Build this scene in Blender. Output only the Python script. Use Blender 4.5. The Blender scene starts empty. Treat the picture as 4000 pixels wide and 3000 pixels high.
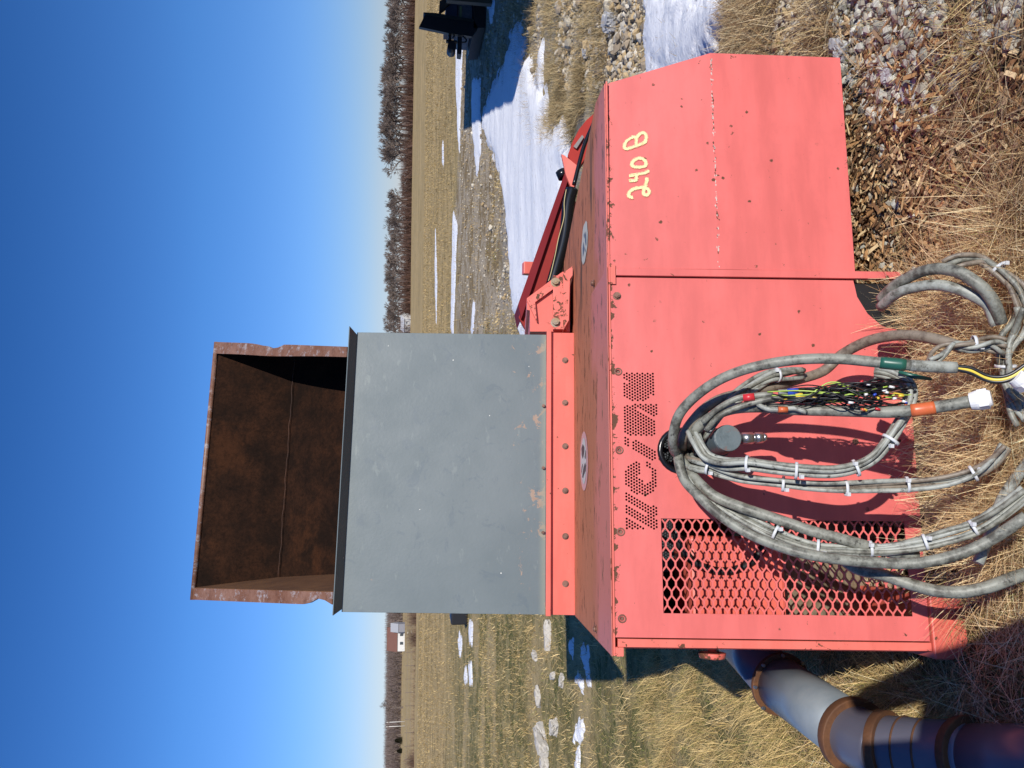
import bpy, bmesh, math, random
import numpy as np
from mathutils import Vector, Matrix, noise as mn
from mathutils.geometry import delaunay_2d_cdt
R = random.Random(7)
C = bpy.context.scene.collection
rad = math.radians
# ---------------------------------------------------------------- camera (phone held sideways: portrait scene, rolled frame)
F = 3000.0; RHO = .013; PITCH = rad(8.0); YAW = rad(11.8); DEP = 2.0
CAM = Vector((0, 0, 1.5)); FW = Vector((0, math.cos(PITCH), -math.sin(PITCH)))
UP = Vector((0, math.sin(PITCH), math.cos(PITCH))); XA = Vector((1, 0, 0))
cd = bpy.data.cameras.new('camera'); cam = bpy.data.objects.new('camera', cd); C.objects.link(cam)
lx = (-UP + RHO * XA).normalized(); lz = -FW; ly = lz.cross(lx)
cam.matrix_world = Matrix((lx, ly, lz)).transposed().to_4x4(); cam.location = CAM
cd.sensor_fit = 'HORIZONTAL'; cd.sensor_width = 36; cd.lens = 36 * F / 4000; cd.clip_start = .02; cd.clip_end = 6000
sc = bpy.context.scene; sc.camera = cam
# ---------------------------------------------------------------- light
SUNDIR = Vector((.415, -.81, 0)).normalized() * math.cos(rad(31.5)) + Vector((0, 0, math.sin(rad(31.5))))
w = bpy.data.worlds.new('World'); sc.world = w; w.use_nodes = True
nt = w.node_tree; bg = nt.nodes['Background']; sk = nt.nodes.new('ShaderNodeTexSky'); sk.sky_type = 'NISHITA'
sk.sun_disc = False; sk.sun_elevation = rad(31.5); sk.sun_rotation = math.atan2(SUNDIR.x, SUNDIR.y)
sk.air_density = 1.0; sk.dust_density = 0; sk.ozone_density = 6; sk.altitude = 200
gc = nt.nodes.new('ShaderNodeTexCoord'); sx = nt.nodes.new('ShaderNodeSeparateXYZ'); nt.links.new(gc.outputs['Generated'], sx.inputs[0])
rp = nt.nodes.new('ShaderNodeValToRGB'); nt.links.new(sx.outputs[2], rp.inputs[0])
for k_, (pz, c_) in enumerate(((.035, (.60, .62, .80)), (.12, (.50, .67, .96)), (.24, (.42, .69, .99)), (.43, (.25, .53, .85)), (1, (.25, .5, .85)))):
    e_ = rp.color_ramp.elements[k_] if k_ < 2 else rp.color_ramp.elements.new(pz); e_.position = pz; e_.color = (*c_, 1)
mu = nt.nodes.new('ShaderNodeMix'); mu.data_type = 'RGBA'; mu.blend_type = 'MULTIPLY'; mu.inputs[0].default_value = 1
nt.links.new(sk.outputs[0], mu.inputs[6]); nt.links.new(rp.outputs[0], mu.inputs[7]); nt.links.new(mu.outputs[2], bg.inputs[0]); bg.inputs[1].default_value = .127
sl = bpy.data.lights.new('sun', 'SUN'); sl.energy = 5.0; sl.angle = rad(.5); sl.color = (1, .95, .88)
so = bpy.data.objects.new('sun', sl); C.objects.link(so); so.rotation_euler = (-SUNDIR).to_track_quat('-Z', 'Y').to_euler(); so.location = (3, -8, 8)
sc.view_settings.view_transform = 'Standard'; sc.view_settings.look = 'None'; sc.view_settings.exposure = 0.0
sc.view_settings.gamma = 1; sc.view_settings.use_curve_mapping = False
# ---------------------------------------------------------------- measuring helpers: surveyed sight lines met with real planes
def ray(x, y):
    xp = x + (y - 1500) * RHO; yp = y - (x - 2000) * RHO
    return FW + XA * ((1500 - yp) / F) - UP * ((xp - 2000) / F)
def W(x, y, d): return CAM + ray(x, y) * d
O = W(2396, 2558, DEP)
U_ = XA * math.cos(YAW) + FW * math.sin(YAW); V_ = -XA * math.sin(YAW) + FW * math.cos(YAW)
MR = Matrix((U_, V_, UP)).transposed()
MM = Matrix.Translation(O) @ MR.to_4x4(); MI = MM.inverted()
CL = MI @ CAM
def L(x, y, ax, val):
    d = MR.transposed() @ ray(x, y); t = (val - CL[ax]) / d[ax]; return CL + d * t
def sm(t): t = max(0., min(1., t)); return t * t * (3 - 2 * t)
def G(x, y):
    z = .05 - .45 * sm((y - 1.4) / 4.2) + .13 * sm((x - .1) / 1.1) * (1 - sm((y - 2.6) / 4))
    z += .10 * sm((x - 2.2) / 2.0) * sm((y - 5) / 2) * (1 - sm((y - 9) / 4))
    r = math.hypot(x, y)
    if r < 60: z += mn.noise(Vector((x * 1.1, y * 1.1, 0))) * .02 + mn.noise(Vector((x * 4, y * 4, 3))) * .009
    if y > 60: z += mn.noise(Vector((x * .01, y * .01, 5))) * .5 * sm((y - 60) / 200)
    if x < 0 and y > 280: z += 9 * sm((y - 330) / 500) * sm((-x - 20) / 120)
    return z
def GP(x, y):                       # where a sight line meets the ground
    d = ray(x, y); z = 0
    for _ in range(12):
        t = (z - CAM.z) / d.z; p = CAM + d * t; z = G(p.x, p.y)
    return Vector((p.x, p.y, z))
def proj(p):
    q = p - CAM; d = q.dot(FW); xp = 2000 - q.dot(UP) / d * F; yp = 1500 - q.dot(XA) / d * F
    return (xp - (yp - 1500) * RHO, yp + (xp - 2000) * RHO)
# ---------------------------------------------------------------- mesh helpers
class MB:
    def __init__(s): s.v = []; s.f = []; s.sm = []
    def add(s, vs, fs, smooth=False):
        b = len(s.v); s.v += [tuple(p) for p in vs]; s.f += [tuple(b + i for i in f) for f in fs]; s.sm += [smooth] * len(fs); return s
    def box(s, a, b):
        x0, x1 = sorted((a[0], b[0])); y0, y1 = sorted((a[1], b[1])); z0, z1 = sorted((a[2], b[2]))
        return s.add([(x0,y0,z0),(x1,y0,z0),(x1,y1,z0),(x0,y1,z0),(x0,y0,z1),(x1,y0,z1),(x1,y1,z1),(x0,y1,z1)],
                     [(0,3,2,1),(4,5,6,7),(0,1,5,4),(1,2,6,5),(2,3,7,6),(3,0,4,7)])
    def prism(s, pts, off):         # polygon (list of 3d) extruded by off
        n = len(pts); o = Vector(off); a = [Vector(p) for p in pts]
        return s.add(a + [p + o for p in a], [tuple(range(n))[::-1], tuple(range(n, 2*n))] + [(i, (i+1) % n, (i+1) % n + n, i + n) for i in range(n)])
    def tube(s, pts, r, n=8, caps=True):
        pts = [Vector(p) for p in pts]; m = len(pts); rs = r if isinstance(r, (list, tuple)) else [r] * m
        t = [(pts[min(i+1, m-1)] - pts[max(i-1, 0)]).normalized() for i in range(m)]
        a = t[0].orthogonal().normalized(); vs = []
        for i in range(m):
            a = (a - t[i] * a.dot(t[i]));
            a = a.normalized() if a.length > 1e-6 else t[i].orthogonal().normalized()
            b = t[i].cross(a)
            vs += [pts[i] + (a * math.cos(k * 2 * math.pi / n) + b * math.sin(k * 2 * math.pi / n)) * rs[i] for k in range(n)]
        fs = [(i*n + k, i*n + (k+1) % n, (i+1)*n + (k+1) % n, (i+1)*n + k) for i in range(m-1) for k in range(n)]
        s.add(vs, fs, True)
        if caps: b0 = len(s.v) - len(vs); s.f += [tuple(range(b0, b0+n))[::-1], tuple(range(b0+(m-1)*n, b0+m*n))]; s.sm += [False, False]
        return s
    def cyl(s, a, b, r, n=16, r2=None): return s.tube([a, b], [r, r if r2 is None else r2], n)
    def build(s, name, mat, parent=None, bevel=0, org=None, solid=0):
        vs = s.v
        if org is not None: vs = [(p[0]-org[0], p[1]-org[1], p[2]-org[2]) for p in vs]
        me = bpy.data.meshes.new(name); me.from_pydata(vs, [], s.f); me.update()
        me.polygons.foreach_set('use_smooth', s.sm)
        o = bpy.data.objects.new(name, me); C.objects.link(o); me.materials.append(mat)
        if org is not None: o.location = org
        if parent is not None: o.parent = parent
        if solid:
            m = o.modifiers.new('thickness', 'SOLIDIFY'); m.thickness = solid; m.offset = 0
        if bevel:
            m = o.modifiers.new('bevel', 'BEVEL'); m.width = bevel; m.segments = 2; m.limit_method = 'ANGLE'
        return o
def tag(o, label=None, cat=None, group=None, kind=None):
    if label: o['label'] = label
    if cat: o['category'] = cat
    if group: o['group'] = group
    if kind: o['kind'] = kind
    return o
def empty(name, loc=(0,0,0), rot=None):
    o = bpy.data.objects.new(name, None); C.objects.link(o); o.location = loc; o.empty_display_size = .1
    if rot: o.rotation_euler = rot
    return o
def catmull(P, k=6):
    P = [Vector(p) for p in P]; P = [P[0]*2 - P[1]] + P + [P[-1]*2 - P[-2]]; out = []
    for i in range(1, len(P)-2):
        for j in range(k):
            t = j / k; a, b, c, d = P[i-1:i+3]
            out.append(.5 * ((2*b) + (c-a)*t + (2*a - 5*b + 4*c - d)*t*t + (3*b - a - 3*c + d)*t**3))
    return out + [P[-2]]
def strips(name, v, f, mat, cols=None, loc=None):    # big mesh from numpy arrays: v (n,3), f (m,4)
    me = bpy.data.meshes.new(name); k = f.shape[1]
    me.vertices.add(len(v)); me.vertices.foreach_set('co', v.astype(np.float32).ravel())
    me.loops.add(f.size); me.loops.foreach_set('vertex_index', f.astype(np.int32).ravel())
    me.polygons.add(len(f)); me.polygons.foreach_set('loop_start', np.arange(0, f.size, k, dtype=np.int32))
    me.update(calc_edges=True)
    if cols is not None:
        a = me.color_attributes.new('tone', 'FLOAT_COLOR', 'POINT'); a.data.foreach_set('color', cols.astype(np.float32).ravel())
    if name in ('gravel', 'rubble', 'wood_chips'): me.polygons.foreach_set('use_smooth', [False] * len(f))
    me.materials.append(mat); o = bpy.data.objects.new(name, me); C.objects.link(o)
    return o
# ---------------------------------------------------------------- materials
class NT:
    def __init__(s, name, rough=.6, metal=0.0, spec=.5):
        s.m = bpy.data.materials.new(name); s.m.use_nodes = True; s.t = s.m.node_tree
        s.b = s.t.nodes['Principled BSDF']; s.b.inputs['Roughness'].default_value = rough; s.b.inputs['Metallic'].default_value = metal
        s.b.inputs['Specular IOR Level'].default_value = spec
        s.tc = s.t.nodes.new('ShaderNodeTexCoord'); s.co = s.tc.outputs['Object']
    def n(s, typ, **k):
        nd = s.t.nodes.new('ShaderNode' + typ)
        for a, b in k.items(): setattr(nd, a, b)
        return nd
    def link(s, a, b): s.t.links.new(a, b)
    def setin(s, sock, v):
        if hasattr(v, 'is_output') or isinstance(v, bpy.types.NodeSocket): s.link(v, sock)
        elif isinstance(v, (tuple, list)) and len(v) == 3 and sock.type == 'RGBA': sock.default_value = (*v, 1)
        else: sock.default_value = v
    def math(s, op, a, b=0.0, c=0.0, clamp=False):
        m = s.n('Math', operation=op, use_clamp=clamp)
        for i, v in enumerate((a, b, c)): s.setin(m.inputs[i], v)
        return m.outputs[0]
    def noise(s, scale, detail=4, rough=.55, co=None, stretch=None, dist=0):
        c = co or s.co
        if stretch:
            mp = s.n('Mapping'); mp.inputs['Scale'].default_value = stretch; s.link(c, mp.inputs[0]); c = mp.outputs[0]
        nd = s.n('TexNoise'); nd.inputs['Scale'].default_value = scale; nd.inputs['Detail'].default_value = detail
        nd.inputs['Roughness'].default_value = rough; nd.inputs['Distortion'].default_value = dist; s.link(c, nd.inputs['Vector']); return nd.outputs['Fac']
    def voro(s, scale, co=None, out='Distance', feature='F1'):
        nd = s.n('TexVoronoi', feature=feature); nd.inputs['Scale'].default_value = scale; s.link(co or s.co, nd.inputs['Vector']); return nd.outputs[out]
    def step(s, f, lo, hi, inv=False):
        m = s.n('MapRange', interpolation_type='SMOOTHSTEP'); s.setin(m.inputs['Value'], f)
        m.inputs['From Min'].default_value = lo; m.inputs['From Max'].default_value = hi
        if inv: m.inputs['To Min'].default_value = 1; m.inputs['To Max'].default_value = 0
        return m.outputs[0]
    def mix(s, f, a, b):
        m = s.n('Mix', data_type='RGBA'); s.setin(m.inputs[0], f); s.setin(m.inputs[6], a); s.setin(m.inputs[7], b); return m.outputs[2]
    def sep(s, co=None):
        x = s.n('SeparateXYZ'); s.link(co or s.co, x.inputs[0]); return x.outputs
    def col(s, c): s.setin(s.b.inputs['Base Color'], c); return s
    def rough(s, r): s.setin(s.b.inputs['Roughness'], r); return s
    def bump(s, h, strength=.3, dist=.01):
        b = s.n('Bump'); b.inputs['Strength'].default_value = strength; b.inputs['Distance'].default_value = dist
        s.setin(b.inputs['Height'], h); s.link(b.outputs[0], s.b.inputs['Normal']); return s
RUST = (.16, .055, .02); RUSTD = (.06, .028, .016)
def paint(name, base, rough=.5, specks=.5, edge=False, fade=.12, streak=None, rustcov=0.0, metal=0, spec=.5):
    n = NT(name, rough, metal, spec)
    dark = tuple(c * (1 - fade) for c in base); lite = tuple(min(1, c * (1 + fade * .6) + fade * .06) for c in base)
    c = n.mix(n.step(n.noise(2.2, 5, .6, stretch=streak or (1, 1, 5)), .3, .7), dark, lite)
    c = n.mix(n.math('MULTIPLY', n.step(n.noise(55, 3, .7), .55, .8), .25), c, tuple(x * .8 for x in base))
    c = n.mix(n.math('MULTIPLY', n.step(n.noise(4.5, 6, .7), .48, .72), .45), c, tuple(x * .84 for x in base))
    c = n.mix(n.step(n.noise(38, 4, .8, stretch=(.3, 1, 1)), .735, .75), c, tuple(min(1, x * 1.0 + .22) for x in base))
    rc = n.mix(n.noise(60, 4, .7), RUSTD, RUST)
    sp = n.noise(26, 5, .75, dist=.4)
    thr = .695 - .03 * specks
    if edge:
        z = n.sep()[2]; e = n.math('ABSOLUTE', z); e = n.math('MULTIPLY', n.step(e, .0, .03, True), .17); sp = n.math('ADD', sp, e)
    if rustcov:
        sp = n.math('ADD', sp, n.math('MULTIPLY', n.step(n.noise(3, 3, .5, stretch=(.4, 1, 1)), .42, .72), rustcov))
    mask = n.step(sp, thr, thr + .02)
    v = n.voro(15); sp2 = n.step(n.math('ADD', v, n.math('MULTIPLY', n.noise(48, 6, .85), .34)), .19 + .04 * specks, .20 + .042 * specks, True)
    sp2 = n.math('MULTIPLY', sp2, n.step(n.noise(4, 3, .6), .42, .5))
    mask = n.math('MAXIMUM', mask, sp2)
    c = n.mix(mask, c, rc); n.col(c)
    n.rough(n.math('ADD', n.math('MULTIPLY', mask, .3), n.math('ADD', rough - .05, n.math('MULTIPLY', n.noise(12), .1))))
    n.bump(n.math('SUBTRACT', n.math('MULTIPLY', n.noise(3, 2), .5), n.math('MULTIPLY', mask, .12)), .25, .006)
    return n.m
M = {}
M['red'] = paint('faded_red_paint', (.67, .138, .122), .45, 1.0, edge=True)
M['red2'] = paint('orange_red_paint', (.68, .13, .092), .42, .7, rustcov=.04)
M['maroon'] = paint('dark_red_paint', (.17, .010, .015), .65, .6, fade=.05, spec=.15)
M['redtrim'] = paint('chipped_red_paint', (.72, .15, .11), .5, 1.3, rustcov=.18)
M['grey'] = None
def grey_plate():
    n = NT('grey_painted_steel', .5)
    c = n.mix(n.step(n.noise(1.6, 4, .6), .3, .7), (.092, .122, .132), (.126, .156, .163))
    c = n.mix(n.math('MULTIPLY', n.step(n.noise(8, 7, .7, dist=1.2), .56, .64), .55), c, (.080, .110, .13))
    c = n.mix(n.math('MULTIPLY', n.step(n.noise(11, 5, .6, stretch=(1, 1, 2.5)), .62, .70), .35), c, (.19, .225, .215))
    x, y, z = n.sep()
    low = n.step(z, .13, .36, True)
    a = n.step(n.math('ADD', n.noise(16, 6, .7, dist=.5), n.math('MULTIPLY', low, .14)), .70, .73)
    c = n.mix(a, c, n.mix(n.noise(40), (.22, .12, .07), (.33, .26, .2)))
    b = n.step(n.math('ADD', n.voro(11), n.math('MULTIPLY', n.noise(45, 5, .8), .16)), .098, .104, True); c = n.mix(b, c, (.62, .62, .56))
    c = n.mix(n.math('MULTIPLY', n.step(z, .13, .16, True), .6), c, (.21, .23, .17))
    n.col(c); n.rough(n.math('ADD', .42, n.math('MULTIPLY', n.noise(8), .2))); n.bump(n.noise(90, 3), .12, .003); return n.m
M['grey'] = grey_plate()
def shelf_mat():
    n = NT('rust_streaked_red_top', .5, spec=.2)
    x, y, z = n.sep()
    pink = n.mix(n.noise(3, 4, .6, stretch=(1, 2, 1)), (.56, .155, .12), (.64, .20, .155))
    rust = n.mix(n.noise(9, 6, .7, stretch=(.25, 1.4, 1)), (.34, .12, .055), (.60, .22, .12))
    dk = n.step(n.noise(2.4, 5, .6, stretch=(.5, 1.6, 1)), .52, .66)
    rust = n.mix(n.math('MULTIPLY', dk, n.step(x, 1.0, 1.3)), rust, (.10, .06, .04))
    # right of the cover plate seam the sheet is rusty; on the plate a band of rust runs along the back
    seam = n.math('SUBTRACT', x, n.math('ADD', 1.06, n.math('MULTIPLY', y, .15)))
    right = n.math('GREATER_THAN', seam, 0.0)
    yb = n.math('ADD', y, n.math('MULTIPLY', n.math('SUBTRACT', n.noise(2.2, 4, .6, stretch=(.7, 1, 1)), .5), .9))
    band = n.math('MULTIPLY', n.step(yb, .22, .48), n.step(x, 1.0, .7, True) if False else 1.0)
    bandR = n.step(yb, .12, .32)
    m = n.math('ADD', n.math('MULTIPLY', right, bandR), n.math('MULTIPLY', n.math('SUBTRACT', 1.0, right), n.math('MULTIPLY', band, .95)), clamp=True)
    c = n.mix(m, pink, rust)
    sp = n.step(n.noise(17, 5, .75, stretch=(.42, 1.1, 1)), .57, .61); c = n.mix(sp, c, n.mix(n.noise(50), (.13, .05, .025), (.25, .09, .04)))
    n.col(c); n.rough(n.math('ADD', .48, n.math('MULTIPLY', m, .3))); n.bump(sp, -.3, .003); return n.m
M['shelf'] = shelf_mat()
def rusty(name, a, b, rough=.75, light=None, fine=0):
    n = NT(name, rough, spec=.08 if fine else .5); c = n.mix(n.step(n.noise(5, 8, .75), .35, .68), a, b)
    if fine: c = n.mix(n.math('MULTIPLY', n.step(n.noise(70, 6, .8), .42, .62), .5), c, tuple(x * .55 for x in a)); c = n.mix(n.math('MULTIPLY', n.step(n.noise(2.5, 6, .7), .55, .7), .4), c, (.055, .020, .008))
    c = n.mix(n.math('MULTIPLY', n.step(n.noise(30, 5, .7), .5, .7), .5), c, tuple(x * .5 for x in a))
    if light: c = n.mix(n.step(n.noise(22, 5, .75, stretch=(1, 1, .5)), .52, .66), c, light)
    n.col(c); n.bump(n.noise(60, 4, .7), .35, .004); return n.m
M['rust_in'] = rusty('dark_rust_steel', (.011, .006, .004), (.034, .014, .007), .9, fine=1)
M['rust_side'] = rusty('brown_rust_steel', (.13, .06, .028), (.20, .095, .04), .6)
M['rim'] = rusty('worn_rust_rim', (.15, .065, .035), (.24, .13, .09), .5, (.30, .26, .26))
M['ringrust'] = rusty('brown_rust_ring', (.085, .035, .014), (.17, .07, .025), .7)
def plain(name, c, rough=.5, metal=0, var=.15, sc_=20):
    n = NT(name, rough, metal); n.col(n.mix(n.noise(sc_, 4), tuple(x * (1 - var) for x in c), tuple(min(1, x * (1 + var)) for x in c))); return n.m
M['straw_wire'] = plain('pale_yellow_edge', (.5, .42, .2), .5)
M['black'] = plain('black_rubber', (.012, .012, .013), .45)
M['gloss'] = plain('glossy_black_hose', (.008, .008, .009), .22)
M['bolt'] = rusty('rusty_bolt_steel', (.12, .05, .03), (.24, .12, .08), .5)
M['zinc'] = plain('zinc_steel', (.42, .44, .46), .3, .9)
M['slate'] = rusty('slate_painted_steel', (.07, .10, .12), (.10, .13, .15), .45, (.16, .06, .04))
M['white'] = plain('white_nylon', (.80, .80, .80), .45, var=.05)
M['tie'] = plain('clear_white_nylon', (.62, .64, .66), .35, var=.05)
def cable(name, lite, dk, amt=.5):
    n = NT(name, .5); f = n.math('MULTIPLY', n.step(n.noise(24, 7, .75), .46 - .06 * amt, .74 - .1 * amt), .85)
    c = n.mix(f, lite, dk); c = n.mix(n.step(n.noise(45, 4, .7), .58, .72), c, tuple(x * .5 for x in dk))
    n.col(c); n.bump(n.noise(80), .2, .002); return n.m
M['cable_dark'] = cable('dirty_grey_cable', (.25, .255, .215), (.035, .03, .022), .95)
M['cable'] = cable('grey_cable', (.33, .345, .31), (.06, .055, .04), .65)
M['cable_brown'] = cable('brown_stained_cable', (.23, .19, .145), (.06, .04, .028), .7)
for k, c in dict(yellow=(.75, .55, .06), green=(.02, .10, .07), blue=(.03, .07, .45), redtape=(.55, .03, .04), orange=(.58, .13, .045), wireblack=(.012, .012, .014),
                 lime=(.35, .50, .08), brownw=(.2, .09, .07), greenw=(.02, .32, .08), purple=(.2, .03, .25), lightgrey=(.5, .52, .5)).items():
    M[k] = plain(k + '_plastic', c, .35, var=.08)
def duct_mat():
    n = NT('galvanised_duct_steel', .38, .35)
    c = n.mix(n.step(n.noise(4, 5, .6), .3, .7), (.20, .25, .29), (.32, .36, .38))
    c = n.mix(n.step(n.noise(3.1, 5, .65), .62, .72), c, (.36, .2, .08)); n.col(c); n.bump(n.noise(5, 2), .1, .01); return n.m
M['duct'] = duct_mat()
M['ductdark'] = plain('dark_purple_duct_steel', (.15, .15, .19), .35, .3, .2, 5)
def tone_mat(name, rough=.8, trans=0.0):
    n = NT(name, rough, spec=.25); a = n.n('VertexColor'); a.layer_name = 'tone'; n.col(a.outputs[0])
    return n.m
M['straw'] = tone_mat('dry_straw'); M['stone'] = tone_mat('limestone_chunks', .9); M['chip'] = tone_mat('split_wood_chips')
def ground_mat():
    n = NT('winter_ground', .95, spec=.1); x, y, z = n.sep()
    co = n.co
    N = lambda s_, d=5, r=.6, st=None, di=0: n.noise(s_, d, r, stretch=st, dist=di)
    field = n.mix(n.step(N(.35, 6, .7, (.35, 1, 1)), .35, .65), (.38, .275, .125), (.52, .38, .185))
    field = n.mix(n.step(N(1.2, 6, .75, (.5, 1, 1)), .48, .62), field, (.23, .175, .08))
    field = n.mix(n.math('MULTIPLY', n.step(N(.07, 5, .6, (.4, 1.5, 1)), .5, .62), .5), field, (.58, .42, .20))
    turf = n.mix(n.step(N(1.6, 6, .7), .4, .62), (.20, .165, .07), (.36, .29, .14))
    turf = n.mix(n.step(N(2.6, 7, .8), .47, .6), turf, (.11, .115, .04))
    turf = n.mix(n.step(N(.5, 5, .6, (.5, 1, 1)), .5, .62), turf, (.40, .31, .16))
    yd = n.math('ADD', y, n.math('MULTIPLY', n.math('SUBTRACT', N(.25, 4, .6), .5), 14))
    c = n.mix(n.step(yd, 20, 38), turf, field)
    grav = n.mix(n.step(n.voro(9), .05, .45), (.15, .11, .07), (.44, .37, .27))
    grav = n.mix(n.step(N(.9, 7, .8), .44, .58), grav, (.24, .175, .09))
    xr = n.math('ADD', x, n.math('MULTIPLY', n.math('SUBTRACT', N(.4, 4, .6), .5), 4))
    gm = n.math('MULTIPLY', n.math('MULTIPLY', n.step(xr, -.5, 1.5), n.step(yd, 10, 12)), n.step(yd, 27, 30, True))
    c = n.mix(gm, c, grav)
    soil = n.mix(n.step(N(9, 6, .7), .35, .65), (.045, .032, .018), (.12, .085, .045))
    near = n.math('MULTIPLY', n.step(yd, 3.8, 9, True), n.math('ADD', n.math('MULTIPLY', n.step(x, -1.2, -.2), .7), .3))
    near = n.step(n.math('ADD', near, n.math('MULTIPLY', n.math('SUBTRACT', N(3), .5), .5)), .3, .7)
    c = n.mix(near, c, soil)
    rg = n.mix(n.step(n.voro(24), .05, .45), (.14, .125, .105), (.33, .30, .26))
    rm = n.math('MULTIPLY', n.step(xr, .6, 2.2), n.step(yd, 12, 16, True))
    c = n.mix(n.math('MULTIPLY', rm, n.step(N(1.1, 4), .35, .55)), c, rg)
    n.col(c); n.bump(n.math('ADD', N(30, 5, .7), n.math('MULTIPLY', N(5, 4), 2.0)), .7, .03); return n.m
def snow_mat():
    n = NT('melting_snow', .6, spec=.3); n.b.inputs['Subsurface Weight'].default_value = 0
    c = n.mix(n.step(n.noise(20, 5, .7, stretch=(.5, 1, 1)), .60, .70), (.90, .91, .93), (.5, .46, .42)); n.col(c)
    n.bump(n.math('ADD', n.noise(5, 6, .6, stretch=(.8, 1.2, 1)), n.math('MULTIPLY', n.noise(40, 5, .8), .5)), .55, .05); return n.m
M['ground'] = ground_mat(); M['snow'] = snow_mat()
M['bark'] = plain('grey_bark', (.16, .125, .10), .9, var=.3, sc_=3); M['twig'] = plain('winter_twigs', (.15, .115, .095), .9, var=.35, sc_=.5)
M['brush'] = plain('brown_brush', (.13, .075, .055), .9, var=.35, sc_=.2)
# ================================================================ GROUND
def axis(lim, fine, step):
    a = [0.0]
    while a[-1] < lim:
        s_ = step if a[-1] < fine else step + (a[-1] - fine) * .09; a.append(a[-1] + s_)
    return a
xs = axis(900, 3.2, .06); xs = sorted([-a for a in xs[1:]] + xs); ys = sorted([-a for a in axis(60, 1, .3)[1:]] + axis(1400, 6, .06))
gv = np.array([(a, b, G(a, b)) for b in ys for a in xs]); nx = len(xs)
i = np.arange(len(ys) - 1)[:, None] * nx + np.arange(nx - 1)[None, :]; i = i.ravel()
g = strips('ground', gv, np.stack([i, i + 1, i + 1 + nx, i + nx], 1), M['ground']); tag(g, kind='structure')
g.data.polygons.foreach_set('use_smooth', [True] * len(g.data.polygons))
def poly_sd(P, p):
    ins = False; d = 1e9; n = len(P)
    for k in range(n):
        a = P[k]; b = P[(k+1) % n]; ab = b - a; t = max(0, min(1, (p - a).dot(ab) / max(ab.length_squared, 1e-9))); d = min(d, (p - a - ab * t).length)
        if (a.y > p.y) != (b.y > p.y) and p.x < (b.x - a.x) * (p.y - a.y) / (b.y - a.y) + a.x: ins = not ins
    return d if ins else -d
def snow_patch(px, h, step, jag, mb):
    P = [GP(*q).to_2d() for q in px]; x0 = min(p.x for p in P) - .3; x1 = max(p.x for p in P) + .3; y0 = min(p.y for p in P) - .3; y1 = max(p.y for p in P) + .3
    sy = step; sx = step; nx_ = int((x1 - x0) / sx) + 2; ny = int((y1 - y0) / sy) + 2; idx = {}; vs = []; fs = []; sd = {}
    for j in range(ny):
        for i_ in range(nx_):
            p = Vector((x0 + i_ * sx, y0 + j * sy)); s_ = poly_sd(P, p) + (mn.noise(Vector((p.x * 2.2 / jag, p.y * 2.2 / jag, 9))) + .5 * mn.noise(Vector((p.x * 7 / jag, p.y * 7 / jag, 2))) + .4 * mn.noise(Vector((p.x * 16 / jag, p.y * 16 / jag, 5)))) * .34 * jag
            sd[i_, j] = s_
    def vid(i_, j):
        if (i_, j) not in idx:
            p = Vector((x0 + i_ * sx, y0 + j * sy)); s_ = sd[i_, j]
            z = G(p.x, p.y) + (h * (1 - math.exp(-max(0, s_) / (h * 1.6))) if s_ > 0 else -.02) + (.25 * h * mn.noise(Vector((p.x * .9, p.y * 2.2, 4))) if s_ > .1 else 0)
            idx[i_, j] = len(vs); vs.append((p.x, p.y, z))
        return idx[i_, j]
    for j in range(ny - 1):
        for i_ in range(nx_ - 1):
            if max(sd[i_, j], sd[i_+1, j], sd[i_+1, j+1], sd[i_, j+1]) > 0: fs.append((vid(i_, j), vid(i_+1, j), vid(i_+1, j+1), vid(i_, j+1)))
    mb.add(vs, fs, True)
sn = MB()
snow_patch([(1888,450),(1902,545),(1935,620),(1960,700),(1985,850),(2002,1080),(2008,1200),(2045,1300),(2120,1330),(2190,1200),(2210,950),(2225,700),(2222,500),(2160,470),(2135,380),(2085,290),(2072,190),(2040,115),(2000,150),(1980,235),(1935,330)], .10, .11, 1.0, sn)
snow_patch([(2532,-80),(2520,60),(2522,240),(2535,330),(2700,330),(2760,240),(2840,150),(2880,60),(2960,-80)], .07, .025, .35, sn)
snow_patch([(2085,350),(2092,300),(2125,120),(2128,200),(2120,420)], .05, .05, .4, sn)
snow_patch([(1786,70),(1782,330),(1796,620),(1800,400),(1808,160),(1815,60)], .05, .16, .5, sn)
snow_patch([(1848,310),(1846,480),(1852,560),(1868,700),(1880,560),(1876,420),(1880,300)], .05, .12, .6, sn)
snow_patch([(1772,820),(1768,1000),(1762,1300),(1772,1300),(1782,1000),(1788,880)], .05, .2, .5, sn)
snow_patch([(1905,20),(1912,-60),(1935,-60),(1930,40),(1920,100)], .05, .12, .5, sn)
for px in ([(1702,880),(1700,1100),(1705,1280),(1708,1080)], [(1728,560),(1728,640),(1734,650),(1733,560)], [(1850,1180),(1840,1300),(1850,1300),(1858,1180)]): snow_patch(px, .04, .22, .5, sn)
for px in ([(2252,2622),(2250,2660),(2275,2700),(2288,2690),(2275,2640)], [(2262,2810),(2248,2850),(2244,2900),(2272,2900),(2286,2850),(2282,2815)], [(2262,2900),(2248,2990),(2250,3060),(2264,3060),(2270,2960)],
           [(2275,2520),(2272,2570),(2290,2620),(2300,2690),(2310,2680),(2305,2600),(2300,2530)], [(2225,2500),(2228,2560),(2242,2560),(2240,2500)]): snow_patch(px, .04, .03, .22, sn)
for px in ([(1835,2420),(1832,2500),(1845,2520),(1850,2430)], [(1795,2470),(1790,2520),(1800,2570),(1806,2500)], [(1832,2590),(1835,2680),(1846,2670),(1842,2590)], [(1815,2620),(1818,2670),(1826,2660),(1822,2610)]): snow_patch(px, .04, .1, .45, sn)
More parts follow.
